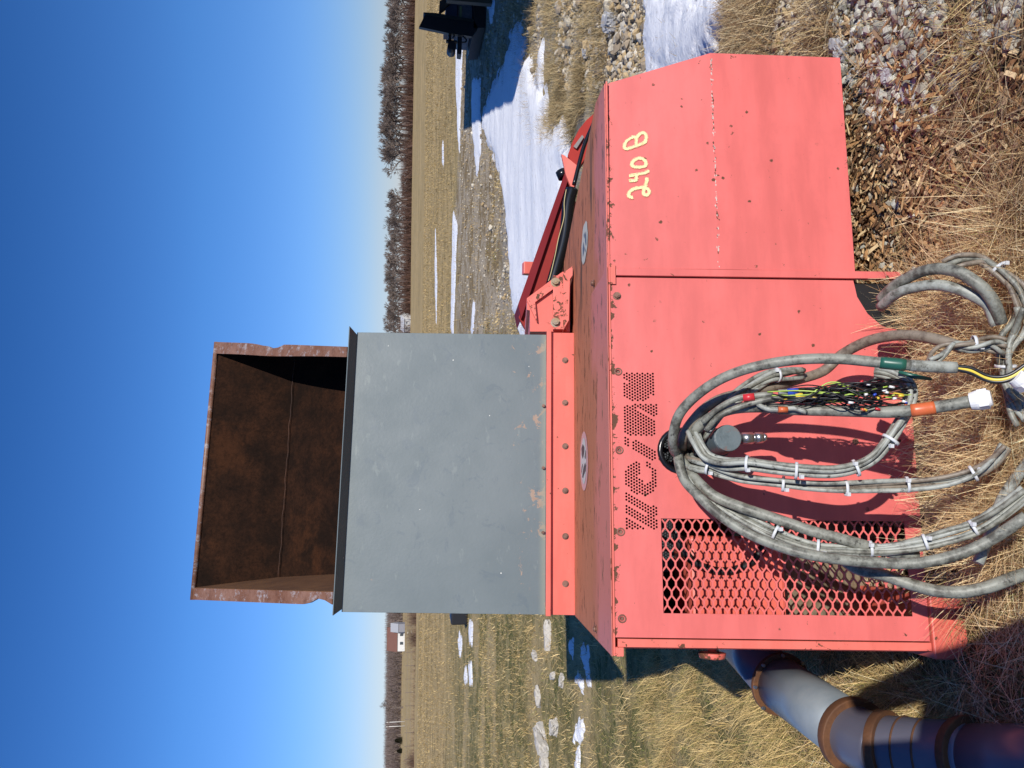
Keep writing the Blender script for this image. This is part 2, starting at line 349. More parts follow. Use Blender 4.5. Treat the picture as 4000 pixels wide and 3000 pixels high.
tag(sn.build('snow', M['snow']), kind='structure')
# ================================================================ SHREDDER (all parts in the machine's own frame; it leans back a little)
BASE = O - UP * .9
mach = empty('industrial_shredder', BASE); mach.rotation_euler = MR.to_euler()
tag(mach, 'faded red shredder machine with a tall grey and rusty hopper and cables over its front', 'shredder')
def part(mb, name, mat, parent=mach, **k):
    o = mb.build(name, mat, parent, **k)
    if parent is mach: o.location = (0, 0, .9)
    return o
def pin(P, x, y):
    ins = False; n = len(P)
    for k in range(n):
        a = P[k]; b = P[(k+1) % n]
        if (a[1] > y) != (b[1] > y) and x < (b[0]-a[0]) * (y-a[1]) / (b[1]-a[1]) + a[0]: ins = not ins
    return ins
Z5 = lambda a, b: (lambda p: (p.x, p.z))(L(2300 + a / 2.0743, 1350 + b / 2.0743, 1, 0))
glyphs = [[(290,1383),(290,1492),(458,1492)], [(290,1284),(290,1362),(520,1495),(565,1495),(565,1420)], [(290,1178),(290,1258),(520,1392),(560,1385),(566,1325)],
  [(306,1003),(318,985),(385,946),(424,955),(424,1062),(395,1054)],
  [(280,1018),(312,1020),(430,1082),(436,1108),(462,1124),(492,1118),(508,1085),(516,1050),(505,1018),(462,985),(462,946),(495,952),(535,1002),(552,1050),(552,1110),(532,1175),(492,1206),(452,1218),(400,1210),(335,1175),(280,1095)],
  [(278,722),(325,745),(325,815),(278,786)], [(343,762),(372,762),(555,868),(555,925),(500,925),(343,836)],
  [(273,570),(290,570),(548,706),(548,735),(335,735),(273,695)], [(273,488),(318,480),(545,608),(545,690),(520,690),(273,560)], [(352,474),(548,474),(548,590),(520,585),(352,490)],
  [(268,310),(298,296),(335,308),(495,396),(490,425),(436,448),(338,445),(285,412),(268,385)], [(268,236),(296,225),(535,225),(535,400),(508,395),(268,258)]]
glyphs = [[Z5(*p) for p in g_] for g_ in glyphs]
holes = []
du = .00845; dz = .0073
for r_ in range(-1, 16):
    zc = -.0335 - r_ * dz
    for k in range(-2, 60):
        uc = .312 + k * du + (r_ % 2) * du / 2
        if any(pin(g_, uc, zc) for g_ in glyphs): holes.append([(uc + .0031 * math.cos(a * math.pi / 5), zc + .0031 * math.sin(a * math.pi / 5)) for a in range(10)])
hc = L(2659, 1761, 1, 0); gromU, gromZ = hc.x, hc.z
holes.append([(gromU + .062 * math.cos(a * math.pi / 16), gromZ + .062 * math.sin(a * math.pi / 16)) for a in range(32)])
GU0, GU1, GZ0, GZ1 = .106, .352, -.789, -.133
holes.append([(GU0, GZ0), (GU1, GZ0), (GU1, GZ1), (GU0, GZ1)])
bolts_u = [.978, .756, .535, .315, .091]
for bu in bolts_u[1:]: holes.append([(bu + .006 * math.cos(a * math.pi / 4), -.024 + .006 * math.sin(a * math.pi / 4)) for a in range(8)])
outer = [(.044, -.006), (1.034, -.006), (1.034, -.705), (.985, -.712), (.935, -.738), (.90, -.775), (.885, -.83), (.86, -.842), (.044, -.828)]
def plate_with_holes(outer, holes, v, name, mat, t=.003):
    co = []; ed = []
    for lp in [outer] + holes:
        b = len(co); co += [Vector(p) for p in lp]; ed += [(b + i_, b + (i_+1) % len(lp)) for i_ in range(len(lp))]
    vo, eo, fo, *_ = delaunay_2d_cdt(co, ed, [], 0, 1e-7)
    hb = [(min(p[0] for p in h), max(p[0] for p in h), min(p[1] for p in h), max(p[1] for p in h), h) for h in holes]
    fs = []
    for f in fo:
        cx = sum(vo[i_].x for i_ in f) / len(f); cy = sum(vo[i_].y for i_ in f) / len(f)
        if not pin(outer, cx, cy): continue
        if any(h[0] < cx < h[1] and h[2] < cy < h[3] and pin(h[4], cx, cy) for h in hb): continue
        fs.append(tuple(f)[::-1] if True else f)
    mb = MB(); mb.add([(p.x, v, p.y) for p in vo], fs)
    return part(mb, name, mat, solid=t)
fp = plate_with_holes(outer, holes, 0.0, 'front_panel', M['red'])
tag(fp, 'faded salmon red front panel with lettering made of punched holes')
# expanded metal grille
mb = MB(); LW = .0505; SW = .0243; hw = .0021
def seg(a, b, w1=hw, t=.0022, v=-.0005):
    a = Vector(a); b = Vector(b); d = (b - a).normalized(); nrm = Vector((-d.y, d.x)) * w1
    q = [a + nrm, a - nrm, b - nrm, b + nrm]
    mb.prism([(p.x, v, p.y) for p in q], (0, t, 0))
nz = int((GZ1 - GZ0) / (SW / 2)); nu = int((GU1 - GU0) / (LW / 2))
for r_ in range(nz + 1):
    for k in range(-1, nu + 2):
        if (r_ + k) % 2: continue
        u0 = GU0 + k * LW / 2; z0 = GZ1 - r_ * SW / 2
        for dzz in (-SW / 2, SW / 2):
            a = Vector((u0 + .005, z0)); b = Vector((u0 + LW / 2 - .005, z0 + dzz))
            if min(a.x, b.x) < GU0 - .004 or max(a.x, b.x) > GU1 + .004 or not (GZ0 - .004 < b.y < GZ1 + .004): continue
            seg(a, b, v=.004 + .0006 * (dzz > 0))
        if GU0 - .002 < u0 < GU1 + .002: mb.box((u0 - .0055, .0035, z0 - .0026), (u0 + .0055, .006, z0 + .0026))
part(mb, 'grille', M['redtrim'] if False else M['red'])
# side strip, top lip, centre seam flange
mb = MB(); mb.box((.020, -.004, -.83), (.0405, .012, -.012)); part(mb, 'corner_strip', M['redtrim'], bevel=.001)
mb = MB(); mb.box((-.002, -.004, -.0045), (1.66, .03, .0)); mb.box((1.012, -.008, -.02), (1.07, -.0045, -.005)); mb.box((-.003, -.006, -.026), (.0195, .03, -.005)); part(mb, 'front_lip', M['redtrim'])
mb = MB(); mb.box((1.038, -.009, -.84), (1.060, .006, -.022)); part(mb, 'seam_flange', M['red'], bevel=.0015)
# hood on the right (2408): creased front, slanted right edge
A0 = (1.061, 0, -.006); A1 = (1.663, .014, -.006); A2 = tuple(L(2775, 220, 1, 0)); A3 = tuple(L(3282, 225, 1, .004)); A4 = (1.061, 0, -.712); A5 = (1.061, -.006, -.318)
mb = MB(); HA = [[Vector(A0).lerp(Vector(A5), j / 8).lerp(Vector(A1).lerp(Vector((1.755, -.012, -.320)), j / 8), i_ / 12) for i_ in range(13)] for j in range(9)]
HB = [[Vector(A5).lerp(Vector(A4), j / 8).lerp(Vector((1.755, -.012, -.320)).lerp(Vector((1.756, .004, -.722)), j / 8), i_ / 12) for i_ in range(13)] for j in range(9)]
for H_ in (HA, HB): mb.add([p for r_ in H_ for p in r_], [(j*13 + i_, (j+1)*13 + i_, (j+1)*13 + i_+1, j*13 + i_+1) for j in range(8) for i_ in range(12)])
hood = part(mb, 'hood_panel', M['red'], solid=.003)
tag(hood, 'creased red hood panel with yellow handwritten 2408')
mb = MB(); mb.add([(1.663, .016, -.006), (1.744, .25, -.006), (1.765, 1.8, -.006), (1.765, 1.8, -.722), (1.757, .008, -.722), (1.7555, -.009, -.32)], [(0, 5, 1), (1, 5, 4, 2), (2, 4, 3)]); part(mb, 'hood_side', M['red2'], solid=.002)
# chipped paint along the crease
mb = MB(); mb2 = MB(); rr = random.Random(5)
for k in range(150):
    f_ = rr.random() ** .8; p = Vector((1.061, -.006, -.318)).lerp(Vector((1.755, -.012, -.320)), f_); h = rr.uniform(.0008, .0026); l_ = rr.uniform(.001, .006)
    q = p + Vector((0, -.0022, rr.gauss(0, .0016))); (mb if rr.random() < .6 else mb2).add([q + Vector((-l_, 0, -h * rr.random())), q + Vector((0, 0, -h)), q + Vector((l_, 0, 0)), q + Vector((0, 0, h))], [(0, 1, 2, 3)])
tag(part(mb, 'paint_chips', plain('bare_pale_primer', (.55, .45, .40), .7), parent=hood), kind='stuff'); tag(part(mb2, 'rust_chips', rusty('rust_chip', (.08, .035, .02), (.14, .06, .03)), parent=hood), kind='stuff')
# chalk number
mb = MB(); 
def ZN(a, b):
    p = L(2400 + a / 5.185, 480 + b / 5.185, 1, -.003); t = -p.z / .318; k = (p.x - 1.061) / .65
    p.y = (-.006 * t) * (1 - k) + (.014 * (1 - t) - .012 * t) * k - .0042; return p
strokes = [[(378,1505),(335,1508),(292,1480),(290,1430),(325,1375),(390,1340),(470,1318),(560,1310),(640,1320),(690,1360),(705,1410),(670,1460),(620,1465),(585,1430),(595,1370),(620,1300),(640,1220),(655,1165),(648,1120)],
  [(300,1170),(350,1165),(440,1155),(440,1060)], [(300,1065),(380,1055),(480,1040),(600,1015),(695,975)],
  [(345,820),(385,770),(450,725),(520,710),(590,740),(635,790),(640,850),(600,885),(510,895),(420,890),(365,865),(345,820)],
  [(610,400),(520,430),(420,465),(330,495),(230,515),(205,465),(220,400),(280,330),(380,275),(440,290),(445,360),(445,440)], [(450,300),(490,240),(560,195),(615,210),(645,270),(635,350),(615,405)]]
for s_ in strokes:
    P = catmull([ZN(*p) for p in s_], 5)
    rr = random.Random(len(s_))
    for a, b in zip(P[:-1], P[1:]):
        d = (b - a).normalized(); nn_ = Vector((-d.z, 0, d.x)) * .0027 * rr.uniform(.9, 1.1)
        mb.add([a + nn_, a - nn_, b - nn_ + d * .002, b + nn_ + d * .002], [(0, 1, 2, 3)])
        for _ in range(9):
            q = a.lerp(b, rr.random()) + nn_ * rr.choice((-1, 1)) * rr.uniform(.9, 1.9); h = rr.uniform(.0003, .0009)
            mb.add([q + Vector((-h, -.0004, -h)), q + Vector((h, -.0004, -h)), q + Vector((h, -.0004, h)), q + Vector((-h, -.0004, h))], [(0, 1, 2, 3)])
tag(part(mb, 'chalk_number', plain('yellow_paint_marker', (.85, .75, .38), .8, var=.1, sc_=200), parent=hood), 'handwritten yellow number 2408')
# top sheet
mb = MB(); mb.add([(0, 0, .001), (1.663, .014, .001), (1.744, .25, .001), (1.765, 1.8, .001), (0, 1.8, .001)], [(0, 1, 2, 3, 4)]); top = part(mb, 'top_sheet', M['shelf'], solid=.003)
mb = MB(); mb.add([(-.003, -.004, .0035), (1.068, -.004, .0035), (1.27, 1.42, .0035), (-.003, 1.15, .0035)], [(0, 1, 2, 3)]); cvp = part(mb, 'cover_plate', M['shelf'], solid=.002)
def ppoly(px, z, name, mat, par=None, sx=5.53, ox=2220, oy=1650, jag=0):
    m_ = MB(); P = [L(ox + a / sx, oy + b / sx, 2, z) for a, b in px]; m_.add(P, [tuple(range(len(P)))]); return part(m_, name, mat, parent=par or mach)
ov = [(335 + (-85 if t > 0 else 85) * abs(math.sin(t)) ** 1 * 1.0, 835 + 640 * math.cos(t)) for t in [k * math.pi / 18 for k in range(-18, 18)]]
pink = plain('worn_pink_sticker', (.62, .32, .32), .5); pale = rusty('scraped_pale_sticker', (.55, .52, .5), (.62, .58, .56), .6); darks = plain('scraped_black_print', (.05, .04, .05), .6, var=.5, sc_=60)
st = ppoly([(338 + (a - 335) * 1.0, b) for a, b in ov], .0062, 'sticker', pink); tag(st, 'oval sticker with a pink rim and black scraped marks')
ppoly([(332 + (a - 335) * .66, 835 + (b - 835) * .78) for a, b in ov], .0070, 'sticker_face', pale, st)
for q in ([(310,465),(345,530),(345,620),(325,740),(308,785),(288,700),(283,560)], [(372,590),(378,650),(372,770),(360,800),(350,740)], [(362,860),(380,930),(372,1050),(340,1120),(318,1200),(300,1190),(305,1120),(325,980)], [(305,900),(315,890),(300,1000),(290,1110),(282,1060),(288,960)]):
    ppoly(q, .0076, 'sticker_mark', darks, st)
st2 = ppoly([(380,340),(405,380),(408,480),(420,600),(410,900),(385,1050),(355,1230),(315,1300),(290,1210),(283,900),(300,720),(310,560),(330,450)], .0046, 'sticker', plain('cream_sticker', (.55, .52, .44), .6), None, 5.53, 2220, 800)
tag(st2, 'worn cream oval sticker with dark blue marks')
for q in ([(345,590),(350,640),(345,730),(330,670)], [(378,570),(385,700),(388,850),(378,890),(360,800),(358,650)], [(325,800),(345,930),(330,1050),(312,1130),(308,950)], [(355,920),(372,980),(366,1030),(352,980)]):
    ppoly(q, .0054, 'sticker_mark', plain('dark_blue_print', (.10, .13, .18), .6), st2, 5.53, 2220, 800)
# bolts
def bolt(p, ax, r=.0085, h=.007, par=mach, mat=None, washer=True):
    m_ = MB(); a = Vector(p); d = Vector(ax)
    if washer: m_.cyl(a, a + d * .002, r * 1.45, 14)
    m_.tube([a + d * .002, a + d * (.002 + h)], r, 6); 
    m_.cyl(a + d * (.002 + h), a + d * (.004 + h), r * .55, 10)
    return part(m_, 'bolt', mat or M['bolt'], parent=par)
bolt((bolts_u[0], -.0015, -.024), (0, -1, 0), .008, par=fp)
for bu in bolts_u[1:]:
    m_ = MB(); c_ = Vector((bu, .004, -.024)); m_.cyl(c_, c_ + Vector((0, .012, 0)), .0055, 10); m_.tube([(bu + .0095 * math.cos(a), -.0022, -.024 + .0095 * math.sin(a)) for a in [k * math.pi / 6 for k in range(13)]], .0022, 6, False); part(m_, 'bolt_hole', M['bolt'], parent=fp)
for p in (L(2322,1107,2,.003), L(2333,2566,2,.003), L(2236,2405,2,.003)): bolt((p.x if p.x > .03 else .028, p.y, .0045), (0, 0, 1), .009, par=cvp)
for q in ((3585,1940),(3340,1725),(2960,2080)): p = L(*q, 1, 0); bolt((p.x, -.0015, p.z), (0, -1, 0), .006, .003, par=fp)
# body sides, back, floor frame
mb = MB(); mb.box((.016, .013, -.83), (.020, 1.80, -.004)); part(mb, 'side_panel', M['red2'])
mb = MB(); mb.box((.03, 1.796, -.83), (1.76, 1.80, -.004)); part(mb, 'back_panel', M['red2'])
mb = MB(); mb.prism([(.0, -.012, -.832), (.165, -.012, -.832), (.165, -.012, -.925), (.05, -.012, -.925), (.012, -.012, -.905), (.0, -.012, -.88)], (0, 1.8, 0)); part(mb, 'skid_beam', M['red2'], bevel=.004)
# inside seen through the grille
mb = MB(); mb.box((.06, .13, -.505), (.31, .36, -.24)); part(mb, 'belt_guard', M['red2'], bevel=.01)
mb = MB(); mb.tube([(.33 + .12 * math.cos(a), .13, -.33 + .13 * math.sin(a)) for a in [math.pi * (.45 + k * .1) for k in range(12)]], .012, 8); part(mb, 'drive_belt', M['black'])
mb = MB(); mb.cyl((.58, .5, -.42), (.58, 1.0, -.42), .15, 24); mb.box((.20, .36, -.24), (.9, 1.1, -.20)); mb.cyl((.5, .2, -.33), (.5, .26, -.33), .13, 24); part(mb, 'motor', plain('dark_motor_casing', (.06, .07, .08), .5))
mb = MB(); mb.box((.06, .52, -.30), (.36, .56, -.02)); mb.box((.2, .10, -.15), (.24, .6, -.11)); part(mb, 'inner_frame', M['ringrust'])
mb = MB(); mb.add([(.03, .20, -.52), (.95, .20, -.52), (.95, .46, -.93), (.03, .46, -.93)], [(0, 3, 2, 1)]); part(mb, 'added_litter_slope', rusty('dusty_wood_litter', (.20, .145, .085), (.46, .38, .27), .95), solid=.004)  # tilted plate added to stand in for sunlit ground debris behind the grille
# grommet, black strip drawing the inside shade at the lower panel cut
mb = MB(); mb.tube([(gromU + .057 * math.cos(a), -.001, gromZ + .057 * math.sin(a)) for a in [k * math.pi / 14 for k in range(29)]], .0085, 8, False); part(mb, 'rubber_grommet', M['gloss'])
mb = MB(); mb.prism([(1.034, .02, -.69), (1.034, .02, -.95), (.90, .02, -.98), (.86, .02, -.84), (.90, .02, -.74), (.96, .02, -.70)], (0, .03, 0)); part(mb, 'cut_shade_strip', M['black'])
# pipe stub with coupling
pc = L(2842, 1712, 1, -.20); mb = MB(); kr = .034
stub = part(MB().cyl((pc.x, 0, pc.z), (pc.x, -.20, pc.z), kr, 32).cyl((pc.x, -.075, pc.z), (pc.x, -.12, pc.z), kr * 1.12, 32), 'pipe_stub', M['slate'], bevel=.002)
part(MB().cyl((pc.x, -.2005, pc.z), (pc.x, -.206, pc.z), kr * .98, 32), 'end_cap', rusty('rust_spotted_cap', (.09, .12, .13), (.12, .15, .16), .5, (.22, .07, .035)), bevel=.002, parent=stub)
e = Vector((pc.x + .004, -.165, pc.z - kr)); dn = Vector((.06, 0, -1)).normalized()
fit = part(MB().cyl(e, e + dn * .012, .011, 14).tube([e + dn * .012, e + dn * .040], .0155, 6).cyl(e + dn * .040, e + dn * .046, .012, 14).cyl(e + dn * .046, e + dn * .066, .0145, 6, .014).cyl(e + dn * .066, e + dn * .075, .0125, 12, .008), 'coupling', M['zinc'], parent=stub)
# hand knob on the left side
kp = L(2782, 2562, 1, .12)
part(MB().cyl((.02, kp.y, kp.z), (kp.x + .012, kp.y, kp.z), .012, 12), 'knob_stem', M['red2']); part(MB().cyl((kp.x - .007, kp.y, kp.z), (kp.x + .009, kp.y, kp.z), .034, 24, .038), 'hand_knob', M['redtrim'], bevel=.003)
# flange under the hopper
mb = MB(); mb.box((.0, 1.152, .005), (1.19, 1.80, .104)); hfl = part(mb, 'hopper_flange', M['red2'])
mb = MB(); mb.box((-.004, 1.128, .1045), (1.196, 1.152, .1245)); part(mb, 'flange_rail', M['red2'], bevel=.0015)
for bu in (1.066, .878, .690, .502, .314, .123): bolt((bu, 1.151, .043), (0, -1, 0), .0095, .008, par=hfl)
# side housing at the right of the hopper
T = lambda x, y, v=1.2: tuple(L(x, y, 1, v))
hs = part(MB().prism([T(2226,1295), T(2228,1062), T(2196,1062), T(2058,1165), T(2058,1210), T(2070,1212), T(2070,1295)], (0, .55, 0)), 'side_housing', M['red2'])
part(MB().prism([T(2168,1292,1.19), T(2162,1100,1.19), T(2200,1072,1.19), T(2202,1290,1.19)], (0, .008, 0)), 'angle_iron', M['redtrim'], hs) if False else None
part(MB().box((1.21, 1.165, .095), (1.46, 1.198, .035)), 'angle_iron', M['redtrim'], bevel=.003)
part(MB().prism([T(2098,1258,1.18), T(2060,1175,1.18), T(2163,1105,1.18), T(2166,1125,1.18), T(2090,1180,1.18)], (0, .018, 0)), 'slanted_rib', M['redtrim'])
part(MB().prism([T(2200,1290,1.15), T(2200,1066,1.15), T(2236,1040,1.15), T(2236,1075,1.15), T(2226,1090,1.15), T(2222,1250,1.15)], (0, .05, 0)), 'clamp_bar', M['redtrim'])
for q in ((2170,1103), (2170,1260)): p = L(*q, 1, 1.165); bolt((p.x, 1.165, p.z), (0, -1, 0), .015, .016, par=hs, mat=rusty('yellow_zinc_bolt', (.30, .20, .10), (.35, .33, .30), .4))
# hopper: grey front plate, rusty back and sides
hop = part(MB().box((0, 1.150, .1255), (1.18, 1.156, .955)), 'hopper_front', M['grey'], bevel=.001); tag(hop, 'scuffed grey front plate of the hopper')
part(MB().add([(.012, 1.15, .9555), (1.168, 1.15, .9555), (1.19, 1.096, .978), (-.008, 1.096, .978)], [(0, 1, 2, 3)]).add([(.012, 1.149, .9557), (-.008, 1.095, .978), (-.002, 1.15, .98)], [(0, 1, 2)]).add([(1.168, 1.149, .9557), (1.19, 1.095, .978), (1.18, 1.15, .98)], [(0, 1, 2)]), 'hopper_lip', M['grey'], solid=.004)
for q in ((2112,1586), (2117,1828), (2117,2080)): p = L(*q, 1, 1.15); bolt((p.x, 1.1495, .137), (0, -1, 0), .007, .011, washer=False, par=hop)
VB = 2.15; zt = 1.956; zk = 1.512
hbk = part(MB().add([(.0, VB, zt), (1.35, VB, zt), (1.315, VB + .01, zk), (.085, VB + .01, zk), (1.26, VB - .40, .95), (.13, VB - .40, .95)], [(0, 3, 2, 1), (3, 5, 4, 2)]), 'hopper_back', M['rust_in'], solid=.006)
part(MB().tube([((.09) + (1.22) * t, VB - .012, zk - .002 + .002 * math.sin(t * 31) + .0015 * math.sin(t * 77)) for t in [k / 60 for k in range(61)]], .0022, 5), 'weld_seam', rusty('weld_bead', (.03, .012, .006), (.09, .035, .015)), parent=hbk)
part(MB().tube([(-.032, VB - .004, zt + .004), (1.386, VB - .004, zt + .006)], .014, 10), 'top_rim', M['rim'])
def dent(t, c, s_, a): return a * math.exp(-((t - c) / s_) ** 2)
for side in (0, 1):
    fo = []; fi = []; n_ = 24
    for k in range(n_ + 1):
        t = k / n_; v = VB - .01 + (1.165 - VB + .01) * t; z = zt + (.995 - zt) * t
        if side == 0: o_ = -.031 + .055 * t + dent(t, .93, .05, .028); i__ = .028 + .049 * t
        else: o_ = 1.386 - .269 * t - dent(t, .52, .03, .022) - dent(t, .45, .08, .012); i__ = 1.318 - .247 * t - dent(t, .5, .2, .006)
        fo.append((o_, v, z)); fi.append((i__, v, z))
    m_ = MB(); 
    for k in range(n_): m_.add([fo[k], fi[k], fi[k+1], fo[k+1]], [(0, 1, 2, 3)])
    part(m_, 'side_rim', M['rim'], solid=.01)
    ib = (.088, VB, zk) if side == 0 else (1.315, VB, zk); ic = (.135, VB - .38, .96) if side == 0 else (1.25, VB - .38, .96)
    it = (.030, VB, zt) if side == 0 else (1.324, VB, zt)
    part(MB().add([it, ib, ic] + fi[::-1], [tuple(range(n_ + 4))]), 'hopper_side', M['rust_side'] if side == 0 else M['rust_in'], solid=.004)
# ================================================================ CONVEYOR FRAME BEHIND (same lean as the yard slope)
cv = empty('conveyor', MM @ Vector((1.9, 2.2, -.9))); cv.rotation_euler = MR.to_euler(); tag(cv, 'dark red conveyor frame sloping down behind the shredder with a black hose under it', 'conveyor')
cl_ = Vector((1.9, 2.2, -.9))
def cpart(mb, name, mat, **k):
    o = mb.build(name, mat, cv, **k); o.location = -cl_; return o
Q = lambda x, y, v=2.0: L(x, y, 1, v)
cpart(MB().prism([Q(2024,1188), Q(2036,1246), Q(2222,694), Q(2206,676)], (.04, .35, .02)), 'channel_top', M['maroon'])
cpart(MB().prism([Q(2026,1240,2.03), Q(2066,1310,2.03), Q(2125,1290,2.03), Q(2262,830,2.03), Q(2216,690,2.03)], (0, .04, 0)), 'channel_side', plain('deep_red_paint', (.24, .012, .008), .8))
cpart(MB().prism([Q(2216,602,2.0), Q(2238,560,2.0), Q(2262,535,2.0), Q(2300,480,2.0), Q(2322,455,2.0), Q(2326,470,2.0), Q(2330,560,2.0), Q(2260,700,2.0)], (0, .03, 0)), 'end_plate', M['maroon']) if False else None
arc = [Q(2218,605), Q(2236,555), Q(2262,505), Q(2290,470), Q(2325,440), Q(2345,470), Q(2335,540), Q(2265,650), Q(2235,645)]
cpart(MB().prism(arc, (0, .05, 0)), 'end_plate', plain('bright_red_plate', (.34, .02, .012), .8))
cpart(MB().prism([Q(2240,572,1.98), Q(2274,527,1.98), Q(2281,535,1.98), Q(2252,580,1.98)], (0, .01, 0)), 'rating_plate', plain('dull_silver_plate', (.25, .22, .2), .4, .3))
cpart(MB().prism([Q(2193,602,1.96), Q(2206,608,1.96), Q(2256,648,1.96), Q(2248,738,1.96), Q(2230,730,1.96), Q(2210,680,1.96)], (0, .025, 0)), 'bracket', M['redtrim'])
cpart(MB().tube(catmull([Q(2140,1165,1.93), Q(2165,1080,1.93), Q(2205,930,1.93), Q(2220,800,1.93), Q(2235,740,1.93)]), .035, 12), 'hydraulic_hose', M['gloss'])
cpart(MB().tube(catmull([Q(2242,722,1.93), Q(2262,640,1.93), Q(2285,560,1.93), Q(2322,475,1.93)]), .012, 8), 'hose', M['gloss'])
cpart(MB().cyl(Q(2192,668,2.05), Q(2203,694,2.05), .035, 16), 'roller', M['gloss'])
cpart(MB().tube(catmull([Q(2142,1098,1.9), Q(2150,1075,1.9), Q(2168,1000,1.9), Q(2182,930,1.9), Q(2203,850,1.9), Q(2204,790,1.9), Q(2212,740,1.9)]), .0024, 6), 'wire', M['straw_wire'])
pst = MB(); a_ = MM @ Q(2046, 1045, 2.6); b_ = GP(2300, 1052); b_ = MM @ Q(2240, 1048, 2.6)
pst.box((a_.x - .04, a_.y, b_.z), (a_.x + .04, a_.y + .08, a_.z)); 
po = pst.build('post', M['red2'], org=(a_.x, a_.y, b_.z), bevel=.006); tag(po, 'short orange red square steel post behind the conveyor frame', 'post')
# ================================================================ DUCT
dk = empty('duct_pipe', GP(3200, 2800)); tag(dk, 'grey steel duct pipe with rusty flange rings lying on the grass left of the shredder', 'duct pipe')
dorg = GP(3200, 2800)
def dpart(mb, name, mat, **k):
    o = mb.build(name, mat, dk, **k); o.location = -dorg; return o
P0 = W(2990, 2610, 2.75); PA = W(3050, 2672, 2.6); PB = W(3335, 2872, 2.2); PC = W(3470, 2935, 2.05); PD = W(3810, 2975, 1.88); PE = W(4060, 2990, 1.72)
rd = .088
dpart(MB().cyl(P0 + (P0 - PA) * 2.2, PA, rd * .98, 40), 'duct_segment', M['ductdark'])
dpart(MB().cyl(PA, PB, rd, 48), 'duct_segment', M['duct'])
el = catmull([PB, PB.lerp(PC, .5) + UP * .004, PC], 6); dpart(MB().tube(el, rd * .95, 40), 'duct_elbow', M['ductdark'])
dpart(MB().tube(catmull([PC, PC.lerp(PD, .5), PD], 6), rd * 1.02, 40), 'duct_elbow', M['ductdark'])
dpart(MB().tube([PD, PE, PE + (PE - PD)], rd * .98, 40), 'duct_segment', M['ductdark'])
def ring(p, d, r, t=.012):
    d = d.normalized(); dpart(MB().cyl(p - d * t, p + d * t, r, 40), 'flange_ring', M['ringrust'], bevel=.003)
ring(PA, PB - PA, rd + .017, .009); ring(PB, PC - PA, rd + .018, .015); ring(PC, PD - PC, rd + .015, .013); ring(PD, PE - PD, rd + .018, .014)
for t in (.25, .5, .8):
    p = PC.lerp(PD, t); d = (PD - PC).normalized(); dpart(MB().tube([p + (d.orthogonal().normalized() * math.cos(a) + d.cross(d.orthogonal().normalized()) * math.sin(a)) * rd * 1.02 for a in [k * math.pi / 16 for k in range(33)]], .003, 6, False), 'seam_ridge', M['ringrust'])
for t in range(8):
    d = (PB - PA).normalized(); a = d.orthogonal().normalized(); b = d.cross(a); q = PA + (a * math.cos(t * .785) + b * math.sin(t * .785)) * (rd + .012)
    dpart(MB().cyl(q + d * .01, q + d * .018, .006, 8), 'ring_bolt', M['zinc'])
# ================================================================ CABLES
def cab(name, px, r, mat, parent=None, org=None, k=5, n=10):
    P = catmull([W(*q) for q in px], k); m_ = MB().tube(P, r, n); o_ = org if org is not None else P[len(P)//2]
    return m_.build(name, mat, parent, org=None if parent else o_), P
def ringed(P, i0, i1, r, name, mat, par):
    o = MB().tube(P[i0:i1], r, 12).build(name, mat, par); o.location = -par.location; return o
c1px = [(2662,1745,2.12),(2640,1768,1.98),(2628,1722,1.93),(2646,1634,1.90),(2697,1566,1.87),(2785,1498,1.83),(2887,1451,1.80),(3009,1420,1.77),(3144,1403,1.74),(3280,1402,1.72),(3415,1414,1.70),(3517,1424,1.68),(3612,1431,1.67),(3734,1436,1.66)]
o1, P1 = cab('power_cable', c1px, .0124, M['cable_dark']); tag(o1, 'thick grey power cable with green tape near its cut end arching over the front panel', 'cable')
L1 = len(P1); ringed(P1, L1 - 15, L1 - 9, .0136, 'green_tape', M['green'], o1); ringed(P1, L1 - 9, L1, .0130, 'sleeve', M['lightgrey'] if False else M['cable'], o1)
cores = MB(); 
for k, (mat_, dy) in enumerate((('wireblack', -9), ('yellow', 2), ('wireblack', 10), ('greenw', -4))):
    o = MB().tube(catmull([W(3728,1436+dy*.5,1.66), W(3790,1446+dy,1.65), W(3850,1474+dy,1.64), W(3900,1482+dy,1.63), W(3950,1470+dy,1.62), W(4010,1430+dy,1.61)]), .0042 if mat_ != 'greenw' else .003, 8).build('core_wire', M[mat_], o1); o.location = -o1.location
def nut(a, b, par, r=.021):
    d = (b - a).normalized(); m_ = MB().tube([a, a + d * .012, a + d * .016], [r * .86, r, r], 20).tube([a + d * .016, a + d * .034], [r * 1.08, r * 1.08], 6); m_.tube([a + d * .034, a + d * .040], [r * .9, r * .75], 20)
    for i_ in range(len(m_.sm)): m_.sm[i_] = False
    o = m_.build('cable_gland', M['white'], par); o.location = -par.location
nut(W(3962,1468,1.62), W(4010,1500,1.62), o1, .020)
o2, P2 = cab('power_cable', [(2665,1760,2.12),(2650,1790,1.97),(2672,1872,1.94),(2724,1932,1.90),(2805,2007,1.86),(2907,2075,1.82),(3029,2129,1.79),(3144,2163,1.76),(3280,2185,1.74),(3449,2199,1.72),(3585,2199,1.70),(3721,2172,1.68),(3856,2117,1.66),(4010,2017,1.62)], .0126, M['cable_dark'])
tag(o2, 'outermost thick dirty grey cable looping down across the metal grille', 'cable')
o3, P3 = cab('power_cable', [(2670,1765,2.12),(2668,1800,2.0),(2700,1850,1.96),(2750,1905,1.92),(2805,1945,1.90),(2907,1985,1.87),(3042,2030,1.84),(3178,2076,1.81),(3314,2112,1.79),(3449,2150,1.78),(3585,2170,1.77)], .0134, M['cable_dark'])
tag(o3, 'thick dirty grey cable passing diagonally behind the outer bundle over the grille', 'cable')
